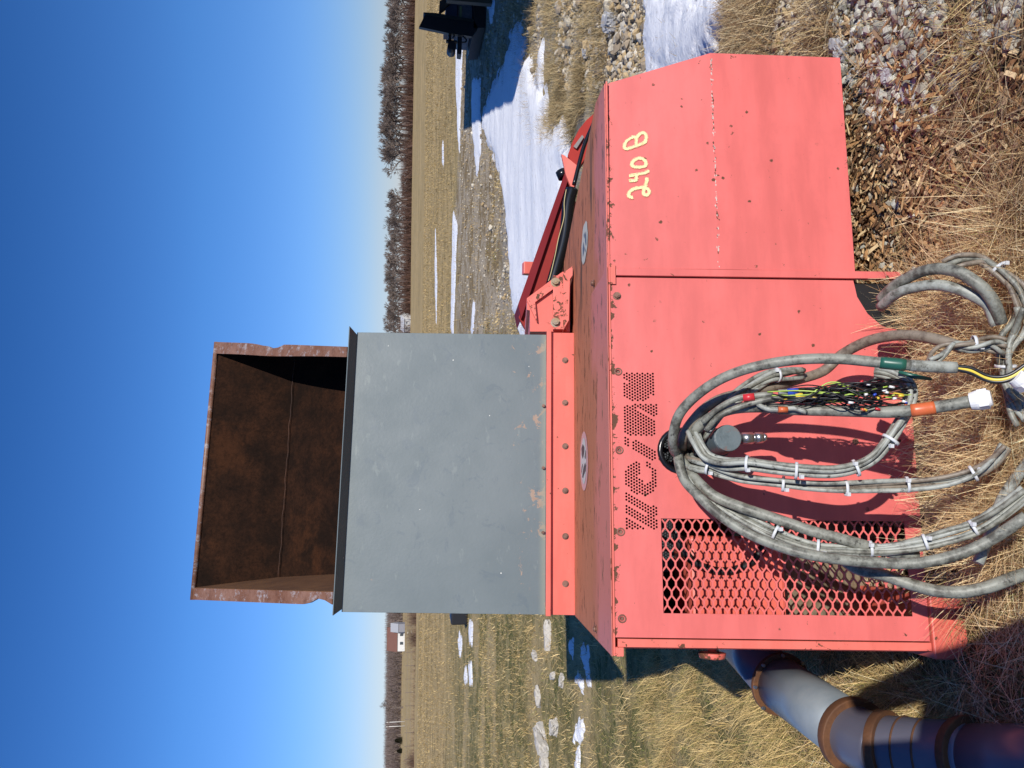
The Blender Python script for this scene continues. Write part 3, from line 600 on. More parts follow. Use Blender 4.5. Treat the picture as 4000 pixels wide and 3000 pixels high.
o4, P4 = cab('power_cable', [(2672,1765,2.13),(2662,1740,2.0),(2676,1690,1.97),(2710,1640,1.95),(2760,1590,1.94),(2830,1553,1.93),(2920,1535,1.94),(3010,1512,1.96),(3110,1485,1.99),(3215,1450,2.01),(3287,1386,2.0),(3381,1336,1.95),(3483,1312,1.88),(3585,1312,1.82),(3687,1334,1.77),(3760,1360,1.74)], .0134, M['cable_brown'])
tag(o4, 'stained brown grey cable running behind the taped cable and curving up into the dry grass', 'cable')
o5, P5 = cab('power_cable', [(2676,1765,2.13),(2700,1700,1.97),(2760,1640,1.93),(2850,1600,1.90),(2960,1590,1.87),(3060,1598,1.84),(3152,1602,1.82),(3253,1604,1.80),(3361,1607,1.77),(3470,1610,1.74),(3578,1602,1.71),(3650,1592,1.70),(3720,1580,1.68),(3790,1568,1.66)], .0135, M['cable_dark'])
tag(o5, 'grey cable with orange tape and a white gland nut on its end', 'cable'); L5 = len(P5); ringed(P5, L5 - 17, L5 - 10, .0149, 'orange_tape', M['orange'], o5); nut(P5[-1], P5[-1] + (P5[-1] - P5[-3]), o5)
o6, _ = cab('power_cable', [(3250,2150,1.86),(3341,2219,1.84),(3449,2246,1.81),(3551,2280,1.78),(3653,2307,1.75),(3755,2312,1.73),(3856,2294,1.71),(3945,2262,1.70),(4010,2240,1.70)], .0140, M['cable_dark']); tag(o6, 'lowest thick grey cable bending into the dry grass below the grille', 'cable')
o7, _ = cab('power_cable', [(3440,1170,1.93),(3494,1117,1.88),(3553,1081,1.84),(3616,1056,1.80),(3680,1050,1.77),(3743,1062,1.74),(3798,1094,1.72),(3849,1136,1.71),(3885,1190,1.71),(3910,1260,1.72)], .0138, M['cable_dark']); tag(o7, 'upper of two thick grey cables arching out of the grass at the centre seam', 'cable')
o8, _ = cab('power_cable', [(3440,1200,1.93),(3498,1150,1.87),(3570,1124,1.83),(3659,1113,1.79),(3743,1130,1.76),(3806,1158,1.74),(3861,1195,1.73),(3890,1270,1.73)], .0130, M['cable']); tag(o8, 'lower of two thick pale grey cables arching out of the grass at the centre seam', 'cable')
def bundle(px, n, r, label, ties, mats=('cable',), spread=1.0, seed=1):
    rr = random.Random(seed); base = catmull([W(*q) for q in px], 6); m = len(base); org = base[m // 2]
    root = empty('cable_bundle', org); tag(root, label, 'cable bundle')
    t = [(base[min(i+1, m-1)] - base[max(i-1, 0)]).normalized() for i in range(m)]; cr = r * (1 + 1.05 * (n > 3)) * (.62 if n < 5 else .9)
    A = []; a = t[0].orthogonal().normalized()
    for i in range(m): a = (a - t[i] * a.dot(t[i])).normalized(); A.append((a, t[i].cross(a)))
    for k in range(n):
        ph = 2 * math.pi * k / n; tw = rr.uniform(-2.2, 2.2); ww = rr.uniform(2, 5); P = []
        for i in range(m):
            s_ = i / m; ang = ph + tw * math.sin(s_ * ww); q = cr * (1 + spread * .35 * math.sin(s_ * 9 + k * 1.7))
            P.append(base[i] + (A[i][0] * math.cos(ang) + A[i][1] * math.sin(ang)) * q)
        o = MB().tube(P, r, 8).build('strand', M[mats[k % len(mats)]], root); o.location = -org
    for (tx, ty) in ties:
        best = min(range(2, m - 2), key=lambda i: (lambda q: (q[0]-tx)**2 + (q[1]-ty)**2)(proj(base[i])))
        p = base[best]; d = t[best]; aa, bb = A[best]; R_ = cr + r * 1.15
        m_ = MB(); N = 20; w_ = .0032
        vs = []
        for k in range(N):
            q = aa * math.cos(k*2*math.pi/N) + bb * math.sin(k*2*math.pi/N)
            vs += [p + q * R_ - d * w_, p + q * R_ + d * w_, p + q * (R_ + .0018) + d * w_, p + q * (R_ + .0018) - d * w_]
        m_.add(vs, [(4*k + j, 4*k + (j+1) % 4, 4*((k+1) % N) + (j+1) % 4, 4*((k+1) % N) + j) for k in range(N) for j in range(4)], True)
        hd = p + (-FW * .8 + UP * rr.uniform(-.6, .6) + XA * rr.choice((-.6, .6))).normalized() * (R_ + .003)
        s3 = .0042; m_.box(hd - Vector((s3, s3, s3)), hd + Vector((s3, s3, s3)))
        o = m_.build('zip_tie', M['tie'], root); o.location = -org
    return root
bundle([(2690,1765,2.12),(2700,1690,1.98),(2724,1735,1.92),(2760,1790,1.90),(2830,1813,1.87),(2919,1812,1.84),(3015,1826,1.82),(3110,1838,1.80),(3246,1846,1.78),(3344,1828,1.77),(3415,1790,1.76),(3470,1729,1.75),(3517,1661,1.75),(3550,1600,1.75),(3558,1540,1.76),(3531,1492,1.78),(3476,1462,1.80),(3420,1450,1.82)], 7, .0062,
       'innermost pale grey cable bundle curving below the pipe stub up to the frayed wires', [(2919,1806),(3110,1834),(3344,1827),(3476,1724)], ('cable', 'cable', 'cable_dark'), seed=3)
bundle([(2680,1765,2.13),(2690,1800,1.98),(2725,1815,1.94),(2768,1826,1.92),(2830,1850,1.90),(2907,1872,1.88),(3059,1890,1.85),(3178,1903,1.83),(3305,1906,1.81),(3449,1899,1.80),(3544,1893,1.79),(3687,1880,1.77),(3802,1849,1.75),(3880,1800,1.73),(3925,1740,1.72)], 6, .0058,
       'middle grey cable bundle with zip ties hanging between the inner loop and the grille', [(2768,1820),(3059,1888),(3305,1905),(3544,1892),(3802,1848)], ('cable_brown', 'cable', 'cable'), seed=5)
bundle([(2680,1770,2.13),(2690,1850,1.97),(2760,1930,1.93),(2850,1985,1.90),(2930,2030,1.87),(3029,2080,1.84),(3110,2114,1.82),(3195,2137,1.80),(3314,2143,1.78),(3402,2143,1.77),(3517,2134,1.75),(3615,2117,1.73),(3721,2088,1.71),(3802,2062,1.70),(3890,2012,1.68),(4010,1920,1.65)], 6, .0056,
       'outer grey cable bundle with four zip ties crossing in front of the metal grille', [(3029,2075),(3195,2139),(3402,2143),(3615,2119),(3802,2065)], ('cable', 'cable_dark', 'cable'), seed=8)
bundle([(2700,1765,2.12),(2735,1700,1.98),(2790,1630,1.94),(2860,1560,1.92),(2940,1505,1.93),(3009,1471,1.94),(3060,1462,1.95),(3130,1458,1.97)], 6, .0058, 'short grey cable bundle rising from the hole behind the taped cable', [(3036,1466),(2757,1660)], ('cable', 'cable_dark'), seed=9)
bundle([(3640,1430,1.72),(3680,1380,1.73),(3720,1350,1.73),(3780,1342,1.72),(3860,1340,1.71),(3930,1352,1.70)], 6, .0052, 'splayed grey cable strands lying in the grass above the green tape', [(3812,1342)], ('cable_brown', 'cable'), 2.5, seed=11)
bundle([(3690,1045,1.80),(3750,1018,1.79),(3830,1012,1.78),(3890,1045,1.76),(3940,1090,1.74),(3985,1150,1.72),(4020,1240,1.70)], 6, .0062, 'dark grey cable bundle curving through the grass at the bottom right of the seam', [(3895,1048)], ('cable_brown', 'cable_dark'), 1.5, seed=12)
bundle([(3990,1200,1.70),(3975,1280,1.71),(3940,1350,1.72),(3928,1430,1.73),(3932,1520,1.73),(3960,1590,1.72),(4010,1640,1.70)], 5, .0068, 'grey cable bundle lying on the ground below the white gland nut', [(3930,1425)], ('cable', 'cable_dark'), 2.2, seed=13)
o9, _ = cab('power_cable', [(3820,2200,1.74),(3870,2080,1.75),(3910,1960,1.75),(3960,1880,1.74),(4020,1800,1.72)], .0120, M['cable']); tag(o9, 'thick grey cable behind the outer bundle rising steeply out of the grass', 'cable')
# frayed control wires
hr = empty('wire_harness', W(3300, 1550, 1.75)); tag(hr, 'tangle of thin black and coloured control wires fraying from stripped grey cables', 'wire harness')
rr = random.Random(21)
cols_ = ['wireblack'] * 40 + ['lime', 'orange', 'brownw', 'lightgrey']
for k in range(62):
    x0 = rr.uniform(2990, 3200); y0 = rr.uniform(1518, 1592); x1 = rr.uniform(3420, 3590); y1 = rr.uniform(1490, 1595); a = rr.uniform(-34, 34); b = rr.uniform(-38, 30); d0 = 1.84
    mk = rr.choice(cols_) if k > 5 else ('yellow', 'lime', 'wireblack', 'wireblack', 'wireblack', 'wireblack')[k]
    q = [(x0, y0, d0), (x0 + (x1-x0) * .25, y0 * .7 + y1 * .3 + a * .6, 1.80), (x0 + (x1-x0) * .5, (y0+y1) / 2 + b, 1.765 + rr.uniform(-.02, .02)), (x0 + (x1-x0) * .78, y1 + a * .5, 1.75 + rr.uniform(-.02, .02)), (x1, y1, 1.74)]
    o = MB().tube(catmull([W(*p) for p in q], 6), .0016 if mk == 'wireblack' else .0018, 5).build('wire', M[mk], hr); o.location = -hr.location
for k in range(20):
    x0 = rr.uniform(3300, 3600); y0 = rr.uniform(1490, 1600); L0 = rr.uniform(8, 20); mk = rr.choice(['white', 'white', 'white', 'orange', 'blue', 'redtape', 'yellow', 'brownw']); dd = 1.735
    o = MB().tube([W(x0, y0, dd), W(x0 + L0, y0 + rr.uniform(-6, 6), dd)], .0030, 6).build('wire_marker', M[mk], hr); o.location = -hr.location
for (px, mk, r) in (([(2745,1650,1.90),(2800,1600,1.88),(2880,1556,1.86),(2960,1545,1.85),(3020,1540,1.84)], 'cable_dark', .0075), ([(2760,1680,1.90),(2810,1625,1.88),(2900,1585,1.86),(3000,1560,1.84),(3110,1545,1.83),(3200,1540,1.82)], 'cable_dark', .0075), ([(2960,1580,1.85),(3000,1598,1.83),(3050,1600,1.82),(3100,1595,1.81),(3150,1610,1.80)], 'cable', .006), ([(3040,1532,1.83),(3085,1530,1.825),(3170,1522,1.82)], 'cable', .0065)):
    o = MB().tube(catmull([W(*p) for p in px]), r, 8).build('stripped_cable', M[mk], hr); o.location = -hr.location
for (a, b, mk, r) in (((2903,1555,1.853),(2947,1550,1.845),'redtape',.0095), ((3076,1532,1.82),(3118,1528,1.815),'blue',.0085), ((3108,1549,1.815),(3136,1546,1.81),'yellow',.0085), ((3040,1600,1.812),(3076,1600,1.81),'orange',.0072)):
    o = MB().tube([W(*a), W(*b)], r, 10).build('tape_marker', M[mk], hr); o.location = -hr.location
o = MB().tube([W(3510,1452,1.76), W(3570,1470,1.75), W(3640,1482,1.74)], [.004, .006, .003], 6).build('tape_tail', M['green'], hr); o.location = -hr.location
# ================================================================ GRASS, STRAW, CHIPS, STONES
rs = np.random.RandomState(4)
def inside_machine(x, y, dv=.03):
    p = MR.transposed() @ (Vector((x, y, G(x, y))) - O); return -.0 < p.x < 1.75 and dv < p.y < 1.78
def blades(name, pts, lens, lean, width, cols, mat, curve=.5, az=None, seg=3):
    if name in ('dry_straw', 'tall_dry_grass', 'grass', 'stubble'): cols = np.clip(np.array(cols) * ((1.38, 1.34, 1.34) if 'dry' in name else (1.28, 1.2, 1.0)), 0, .9)
    n = len(pts); az = rs.uniform(0, 2 * np.pi, n) if az is None else az
    d = np.stack([np.cos(az), np.sin(az), np.zeros(n)], 1); sd = np.stack([-np.sin(az + rs.uniform(-.9, .9, n)), np.cos(az), np.zeros(n)], 1)
    vs = []; tt = np.linspace(0, 1, seg + 1)
    for t in tt:
        ang = lean + curve * t; h = lens * t
        c = pts + d * (np.sin(lean) * h + np.sin(lean + curve) * h * t * .5)[:, None] + np.array([0, 0, 1]) * (np.cos(lean) * h * (1 - .35 * t * np.abs(curve)))[:, None]
        wv = (width * (1 - .75 * t))[:, None] * sd
        vs += [c - wv, c + wv]
    V = np.stack(vs, 1).reshape(-1, 3); k = 2 * (seg + 1)
    b = (np.arange(n) * k)[:, None, None]; q = np.array([[2*j, 2*j+1, 2*j+3, 2*j+2] for j in range(seg)])[None]
    Fc = (b + q).reshape(-1, 4); cc = np.repeat(np.concatenate([cols, np.ones((n, 1))], 1), k, 0)
    return strips(name, V, Fc, mat, cc)
def scatter(n, f):
    out = []
    while len(out) < n:
        r_ = f()
        if r_ is not None: out.append(r_)
    return np.array(out)
def palette(n, cs, var=.2):
    cs = np.array(cs); i_ = rs.randint(0, len(cs), n); return np.clip(cs[i_] * rs.uniform(1 - var, 1 + var, (n, 1)), 0, 1)
def warm(c, f=1.35): c = np.array(c) * np.array([f, f * .97, f * .88]); return np.clip(c, 0, .9)
STR = [(.50, .37, .19), (.42, .29, .14), (.58, .46, .26), (.22, .13, .06), (.34, .22, .11), (.66, .54, .33), (.14, .08, .04)]
# tangled straw in front of the machine
def f1():
    x = R.uniform(-1.35, 1.9); y = R.uniform(.9, 2.75)
    if inside_machine(x, y): return None
    dens = 1.0; px_, py_ = proj(Vector((x, y, G(x, y))))
    if py_ < 1080 and px_ < 3640 + (py_ - 500) * .25: dens = .10
    elif py_ < 420 and px_ < 3760: dens = .12
    elif py_ < 1080: dens = .6 * sm((px_ - 3560) / 300)
    elif 2260 < py_ < 2640 and px_ < 3930: dens = .05
    elif 2560 < py_ and px_ < 3700: dens = .5
    dens *= .22 + .78 * (mn.noise(Vector((x * 3.6, y * 3.6, 1))) > -.05)
    if R.random() > dens: return None
    return (x, y, G(x, y) + R.uniform(-.005, .035) * (1 if x < .5 else .5))
n = 38000; pts = scatter(n, f1)
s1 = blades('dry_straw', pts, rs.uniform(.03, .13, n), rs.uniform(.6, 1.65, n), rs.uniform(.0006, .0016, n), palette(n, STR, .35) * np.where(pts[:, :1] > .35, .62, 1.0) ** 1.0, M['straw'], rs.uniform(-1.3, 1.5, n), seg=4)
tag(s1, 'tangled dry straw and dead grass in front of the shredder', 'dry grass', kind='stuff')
# taller dry clumps against the machine foot
cl = [GP(3620, 1330), GP(3700, 1450), GP(3640, 1240), GP(3800, 1700), GP(3820, 1900), GP(3930, 2200), GP(3700, 1600), GP(3820, 1150), GP(3950, 1350), GP(3690,1760), GP(3560,1240), GP(3900, 2000), GP(3880, 1560), GP(3700, 1200), GP(3960, 880)] + [GP(3995, y_) for y_ in range(1150, 2180, 150)] + [GP(3890 + 60 * (y_ % 2), y_) for y_ in range(1101, 2200, 149)]
pts = []; az = []; n = 0
for c in cl:
    k = 260
    for _ in range(k):
        a = R.uniform(0, 6.283); r_ = abs(R.gauss(0, .06)); pts.append((c.x + r_ * math.cos(a), c.y + r_ * math.sin(a), G(c.x, c.y) - .005)); az.append(a + R.gauss(0, 1.5))
pts = np.array(pts); n = len(pts)
s2 = blades('tall_dry_grass', pts, rs.uniform(.06, .24, n), rs.uniform(.05, .95, n), rs.uniform(.0005, .0012, n), palette(n, STR[:3] + STR[4:6]), M['straw'], rs.uniform(-.6, 1.2, n), np.array(az), 5)
tag(s2, 'tall dry grass clumps growing up against the foot of the shredder', 'dry grass', kind='stuff')
# tussocky lawn: left of machine and mid distance
def f2():
    y = 1.6 + (R.random() ** 1.7) * 17; x = R.uniform(-.56 * y - .4, .62 * y)
    if inside_machine(x, y): return None
    if x > .3 and y < 4.6 and R.random() > .25: return None
    if x > 1.5 and y > 4 and mn.noise(Vector((x * .8, y * .8, 7))) < .05: return None
    return (x, y, G(x, y) - .004)
n = 85000; pts = scatter(n, f2); tus = np.array([mn.noise(Vector((p[0] * 2.6, p[1] * 2.6, 3))) for p in pts]); big = tus > .12
lens = np.where(big, rs.uniform(.05, .13, n), rs.uniform(.02, .06, n)); gw = .0007 + .00030 * pts[:, 1] * rs.uniform(.6, 1.3, n)
cA = palette(n, [(.46, .36, .19), (.40, .30, .15), (.53, .43, .25)]); cB = palette(n, [(.24, .20, .09), (.13, .15, .05), (.33, .26, .13), (.19, .19, .07)])
cc = np.where((rs.rand(n) < np.where(big, .85, .3))[:, None], cA, cB)
s3 = blades('grass', pts, lens, rs.uniform(.3, 1.35, n), gw, cc, M['straw'], rs.uniform(0, .8, n)); tag(s3, 'short winter grass in pale and green tufts behind and left of the shredder', 'grass', kind='stuff')
def f2b():
    y = 1.7 + R.random() * 4.2; x = R.uniform(-.56 * y - .4, -.45)
    if inside_machine(x, y): return None
    if mn.noise(Vector((x * 3.1, y * 3.1, 8))) < .02: return None
    return (x, y, G(x, y) - .004)
n = 26000; pts = scatter(n, lambda: (lambda q: None if q is None or (lambda e: 2200 < e[1] < 2640 and 3500 < e[0] < 3990)(proj(Vector(q))) else q)(f2b()))
s5 = blades('grass', pts, rs.uniform(.05, .17, n), rs.uniform(.1, 1.1, n), rs.uniform(.0006, .0016, n), palette(n, [(.50, .39, .20), (.58, .46, .25), (.38, .29, .14), (.22, .21, .08)], .25), M['straw'], rs.uniform(-.3, 1.3, n), np.arctan2(-.2 + rs.normal(0, .8, n), -.6 + rs.normal(0, .8, n)), 4); tag(s5, 'matted pale tufts of dead grass beside the duct pipe', 'grass', kind='stuff')
def fpx(regs, dn=0):
    def f():
        a = R.choice(regs); p = GP(R.uniform(a[0], a[1]), R.uniform(a[2], a[3]))
        if inside_machine(p.x, p.y) or mn.noise(Vector((p.x * 1.7, p.y * 1.7, 2))) < dn: return None
        return (p.x, p.y, p.z - .003)
    return f
n = 9000; pts = scatter(n, fpx([(2860, 3270, -80, 240), (2850, 2990, -80, 200)], -.35))
tag(blades('dry_grass', pts, rs.uniform(.04, .16, n), rs.uniform(.4, 1.5, n), rs.uniform(.0009, .002, n), palette(n, STR, .3), M['straw'], rs.uniform(-.8, 1.2, n)), 'dry grass between the near snow patch and the grey gravel', 'dry grass', kind='stuff')
n = 16000; pts = scatter(n, fpx([(1960, 2150, -80, 330), (2150, 2420, 0, 520), (2060, 2300, 250, 560)], .0))
tag(blades('dry_grass', pts, rs.uniform(.06, .22, n), rs.uniform(.1, 1.2, n), rs.uniform(.0014, .003, n), palette(n, STR[:3] + [(.30, .24, .12)], .3), M['straw'], rs.uniform(-.3, 1.0, n)), 'tufts of dead grass on the mound between the snow and the rubble', 'dry grass', kind='stuff')
# stubble out to the field
def f3():
    y = 11 + (R.random() ** 1.5) * 70; x = R.uniform(-.58 * y, .58 * y)
    if x > -.5 and 13 < y < 29 and R.random() > .12 + .6 * (mn.noise(Vector((x * .5, y * .35, 5))) > .1): return None
    return (x, y, G(x, y) - .01)
n = 70000; pts = scatter(n, f3)
s4 = blades('stubble', pts, rs.uniform(.03, .11, n) * (1 + pts[:, 1] * .012), rs.uniform(.1, 1.3, n), .0004 * pts[:, 1] * rs.uniform(.5, 1, n), palette(n, [(.36, .28, .15), (.44, .34, .18), (.27, .2, .1), (.17, .14, .07)]), M['straw'], rs.uniform(0, .6, n), seg=1)
tag(s4, 'tan stubble standing across the field', 'stubble', kind='stuff')
# wood chips and gravel
def chunks(name, pts, sizes, flat, cols, mat, label, cat, lift=.3):
    V = []; Fa = []; Cc = []
    if cat == 'gravel':
        bm = bmesh.new(); bmesh.ops.create_icosphere(bm, subdivisions=1, radius=.5); ib_ = np.array([v.co[:] for v in bm.verts]); if_ = np.array([[v.index for v in f.verts] for f in bm.faces]); bm.free(); nb = len(ib_)
        for k, p in enumerate(pts):
            s_ = np.array(sizes[k]); b = ib_ * (1 + rs.uniform(-.3, .22, (nb, 1))); b = np.clip(b, -.42, .42) * s_
            Rm = np.array(Matrix.Rotation(rs.uniform(0, 6.28), 3, 'Z') @ Matrix.Rotation(rs.uniform(-flat, flat), 3, 'X') @ Matrix.Rotation(rs.uniform(-flat, flat), 3, 'Y'))
            V.append(b @ Rm.T + p + np.array([0, 0, s_[2] * lift])); Fa.append(if_ + nb * k); Cc.append(np.tile(np.append(cols[k], 1), (nb, 1)))
        o = strips(name, np.concatenate(V), np.concatenate(Fa), mat, np.concatenate(Cc)); tag(o, label, cat, kind='stuff'); return o
    base = np.array([(-1,-1,-1),(1,-1,-1),(1,1,-1),(-1,1,-1),(-1,-1,1),(1,-1,1),(1,1,1),(-1,1,1)], float) * .5
    fq = np.array([(0,3,2,1),(4,5,6,7),(0,1,5,4),(1,2,6,5),(2,3,7,6),(3,0,4,7)])
    for k, p in enumerate(pts):
        s_ = sizes[k] if hasattr(sizes[k], '__len__') else (sizes[k],) * 3
        b = base * (1 + rs.uniform(-.28, .28, (8, 3))) * np.array(s_); a = rs.uniform(0, 6.28); t1 = rs.uniform(-flat, flat); t2 = rs.uniform(-flat, flat)
        Rm = np.array(Matrix.Rotation(a, 3, 'Z') @ Matrix.Rotation(t1, 3, 'X') @ Matrix.Rotation(t2, 3, 'Y')); b = b @ Rm.T + p + np.array([0, 0, s_[2] * lift])
        V.append(b); Fa.append(fq + 8 * k); Cc.append(np.tile(np.append(cols[k], 1), (8, 1)))
    o = strips(name, np.concatenate(V), np.concatenate(Fa), mat, np.concatenate(Cc)); tag(o, label, cat, kind='stuff'); return o
def f5():
    q = (R.uniform(3180, 3990), R.uniform(60, 1140)); p = GP(*q)
    if inside_machine(p.x, p.y, .5): return None
    if R.random() > (1.0 if q[1] > 380 else .25): return None
    return (p.x + R.gauss(0, .03), p.y + R.gauss(0, .03), p.z + R.uniform(0, .012))
n = 11000; pts = scatter(n, f5); sz = np.stack([rs.lognormal(-3.75, .5, n), rs.uniform(.003, .011, n), rs.uniform(.0015, .005, n)], 1)
chunks('wood_chips', pts, sz, .5, palette(n, [(.42, .23, .10), (.50, .32, .16), (.24, .12, .055), (.62, .46, .26), (.16, .08, .04), (.10, .055, .03), (.30, .20, .12)]), M['chip'], 'orange brown splintered wood chips on the ground at the right of the shredder', 'wood chips')
def f5b():
    u = R.uniform(-.0, .9); v = R.uniform(.04, 1.5); p = MM @ Vector((u, v, -.9)); return (p.x, p.y, G(p.x, p.y) + R.uniform(0, .03))
n = 3800; pts = scatter(n, f5b); sz = np.stack([rs.lognormal(-3.5, .5, n), rs.uniform(.006, .022, n), rs.uniform(.003, .009, n)], 1)
chunks('wood_chips', pts, sz, .6, palette(n, [(.40, .31, .20), (.50, .42, .30), (.30, .24, .17), (.44, .30, .16)]), M['chip'], 'pale wood debris lying inside the machine behind the grille', 'wood chips')
def f6():
    q = (R.uniform(3240, 3990), R.uniform(-60, 480)) if R.random() < .88 else (R.uniform(3290, 3600), R.uniform(400, 1050)); p = GP(*q)
    if inside_machine(p.x, p.y, .4): return None
    if q[0] > 3700 and mn.noise(Vector((p.x * 5, p.y * 5, 0))) < 0: return None
    return (p.x, p.y, p.z)
n = 5200; pts = scatter(n, f6); s_ = np.clip(rs.lognormal(-4.6, .6, n), .004, .036)
chunks('gravel', pts, np.stack([s_ * rs.uniform(.8, 1.4, n), s_, s_ * rs.uniform(.6, 1, n)], 1), .6, palette(n, [(.44, .43, .37), (.54, .52, .44), (.24, .23, .19), (.36, .32, .25)], .15), M['stone'], 'grey broken stone scattered right of the shredder', 'gravel')
def f7():
    if R.random() < .35: q = (R.uniform(2180, 2540), R.uniform(-60, 360))
    elif R.random() < .35: q = (R.uniform(2850, 3300), R.uniform(-60, 240))
    elif R.random() < .8: q = (R.uniform(1800, 2060), R.uniform(60, 1290))
    else: q = (R.uniform(1950, 2120), R.uniform(-60, 300))
    p = GP(*q)
    if mn.noise(Vector((p.x * 1.3, p.y * 1.3, 6))) < -.12 and R.random() < .85: return None
    return None if inside_machine(p.x, p.y) else (p.x, p.y, p.z)
n = 17000; pts = scatter(n, f7); s_ = np.clip(rs.lognormal(-3.9, .6, n), .008, .12) * np.clip(pts[:, 1] / 6, .35, 1.25)
chunks('rubble', pts, np.stack([s_ * rs.uniform(.8, 1.4, n), s_, s_ * rs.uniform(.5, .9, n)], 1), .6, palette(n, [(.44, .39, .30), (.54, .49, .40), (.30, .24, .17), (.42, .31, .17)], .2), M['stone'], 'tan and grey gravel rubble between the snow and the shredder', 'gravel')
rockm = rusty('pale_limestone', (.42, .39, .34), (.55, .52, .47), .9); rockg = rusty('grey_concrete', (.36, .36, .36), (.46, .46, .46), .9)
def rock(q, s_, mat, label, seed, group=None):
    p = GP(*q); bm = bmesh.new(); bmesh.ops.create_icosphere(bm, subdivisions=4, radius=1)
    for v in bm.verts:
        c = v.co.normalized(); f = 1 + .55 * mn.noise(c * 1.7 + Vector((seed * 7, 0, 0))) + .28 * mn.noise(c * 4.5 + Vector((seed, 3, 0))) + .14 * mn.noise(c * 11); c = c * f
        c = Vector([math.copysign(min(abs(a), .86), a) for a in c]); v.co = Vector((c.x * s_[0], c.y * s_[1], c.z * s_[2]))
    me = bpy.data.meshes.new('rock'); bm.to_mesh(me); bm.free(); me.materials.append(mat); o = bpy.data.objects.new('rock', me); C.objects.link(o)
    o.location = (p.x, p.y, p.z + s_[2] * .15); o.rotation_euler = (0, 0, seed * 1.3); tag(o, label, 'rock', group)
for k, a in enumerate([((2130,2890), (.30,.10,.13), 'long pale limestone rock lying in the turf, largest of the rocks left of the shredder'), ((2175,2840), (.13,.09,.09), 'tan white rock just in front of the largest limestone rock'),
    ((2110,2720), (.16,.08,.07), 'flat pale rock between the long limestone rock and the hopper'), ((2165,2640), (.10,.05,.05), 'small pale rock in the grass left of the red top sheet'), ((2150,2480), (.22,.07,.08), 'whitish rock at the edge of the hopper shadow'),
    ((2095,2560), (.12,.06,.06), 'low pale rock behind the hopper shadow'), ((2200,2660), (.10,.05,.05), 'cream rock nearest the snow strip'), ((2140,2980), (.12,.09,.10), 'half buried pale rock at the far left edge')]):
    rock(a[0], a[1], rockm, a[2], k + 1)
for k, a in enumerate([((3290,190), (.06,.035,.03), 'jagged grey concrete chunk at the bottom right corner of the hood'), ((3340,300), (.03,.025,.02), 'small grey concrete chunk in front of the hood corner'), ((3480,290), (.035,.03,.02), 'rounded grey chunk among the gravel'),
    ((3200,60), (.07,.05,.03), 'flat grey concrete slab piece at the far right'), ((3560,330), (.05,.04,.012), 'thin crusted grey slab lying on the gravel'), ((2400,90), (.16,.10,.10), 'big grey broken concrete block beside the snow behind the hood'), ((2300,200), (.08,.07,.06), 'tan stone at the foot of the rubble behind the hood')]):
    rock(a[0], a[1], rockg, a[2], k + 20)
# ================================================================ TREES
def tree_mesh(seed, h, spread, dens):
    rr = random.Random(seed); tr = MB(); cr = MB()
    def quad(a, b, w0, w1, m_):
        d = (b - a); s1_ = d.orthogonal().normalized(); s2_ = d.normalized().cross(s1_)
        m_.add([a + s1_ * w0, a - s1_ * .5 * w0 + s2_ * .87 * w0, a - s1_ * .5 * w0 - s2_ * .87 * w0, b + s1_ * w1, b - s1_ * .5 * w1 + s2_ * .87 * w1, b - s1_ * .5 * w1 - s2_ * .87 * w1], [(0, 1, 4, 3), (1, 2, 5, 4), (2, 0, 3, 5)])
    def grow(p, d, l, r_, lev):
        q = p + d * l; quad(p, q, r_, r_ * .68, tr if lev < 2 else cr)
        if lev >= 5: return
        k = rr.choice((2, 3)) if lev < 3 else rr.choice((3, 4))
        if lev == 4: k = dens
        for _ in range(k):
            nd = (d + Vector((rr.gauss(0, spread), rr.gauss(0, spread), rr.gauss(.08, spread * .7)))).normalized()
            grow(p + d * l * rr.uniform(.55, 1.0), nd, l * rr.uniform(.6, .85), max(r_ * rr.uniform(.5, .68), .028), lev + 1)
    grow(Vector((0, 0, 0)), Vector((rr.gauss(0, .05), rr.gauss(0, .05), 1)).normalized(), h * .28, h * .020, 0)
    f = 10 / max(v[2] for v in cr.v)
    for m_ in (tr, cr): m_.v = [tuple(c * f for c in v) for v in m_.v]
    return tr, cr
protos = []
def mk(tr, cr, loc):
    root = empty('bare_tree', loc); tr.build('trunk', M['bark'], root); cr.build('crown', M['twig'], root); return root
def copy_tree(o):
    c = o.copy(); C.objects.link(c)
    for ch in o.children: d = ch.copy(); C.objects.link(d); d.parent = c
    return c
for sd_, h_, sp_, dn_ in ((1, 10, .42, 7), (2, 11, .36, 6), (5, 9, .5, 7), (9, 10, .45, 7), (14, 12, .34, 6)):
    protos.append(mk(*tree_mesh(sd_, h_, sp_, dn_), (0, 0, 0)))
used = [False] * len(protos)
def place(k, x, y, s_, rz, label, group, z=None, sz=1):
    o = protos[k] if not used[k] else copy_tree(protos[k]); used[k] = True
    o.location = (x, y, G(x, y) - .2 if z is None else z); o.scale = (s_, s_, s_ * sz); o.rotation_euler = (0, 0, rz); tag(o, label, 'tree', group); return o
def xt(py, d): return (1500 - py) / F * d
TB = 'bare grey winter tree in the dense line beyond the tan field'
rr = random.Random(3); i_ = 0
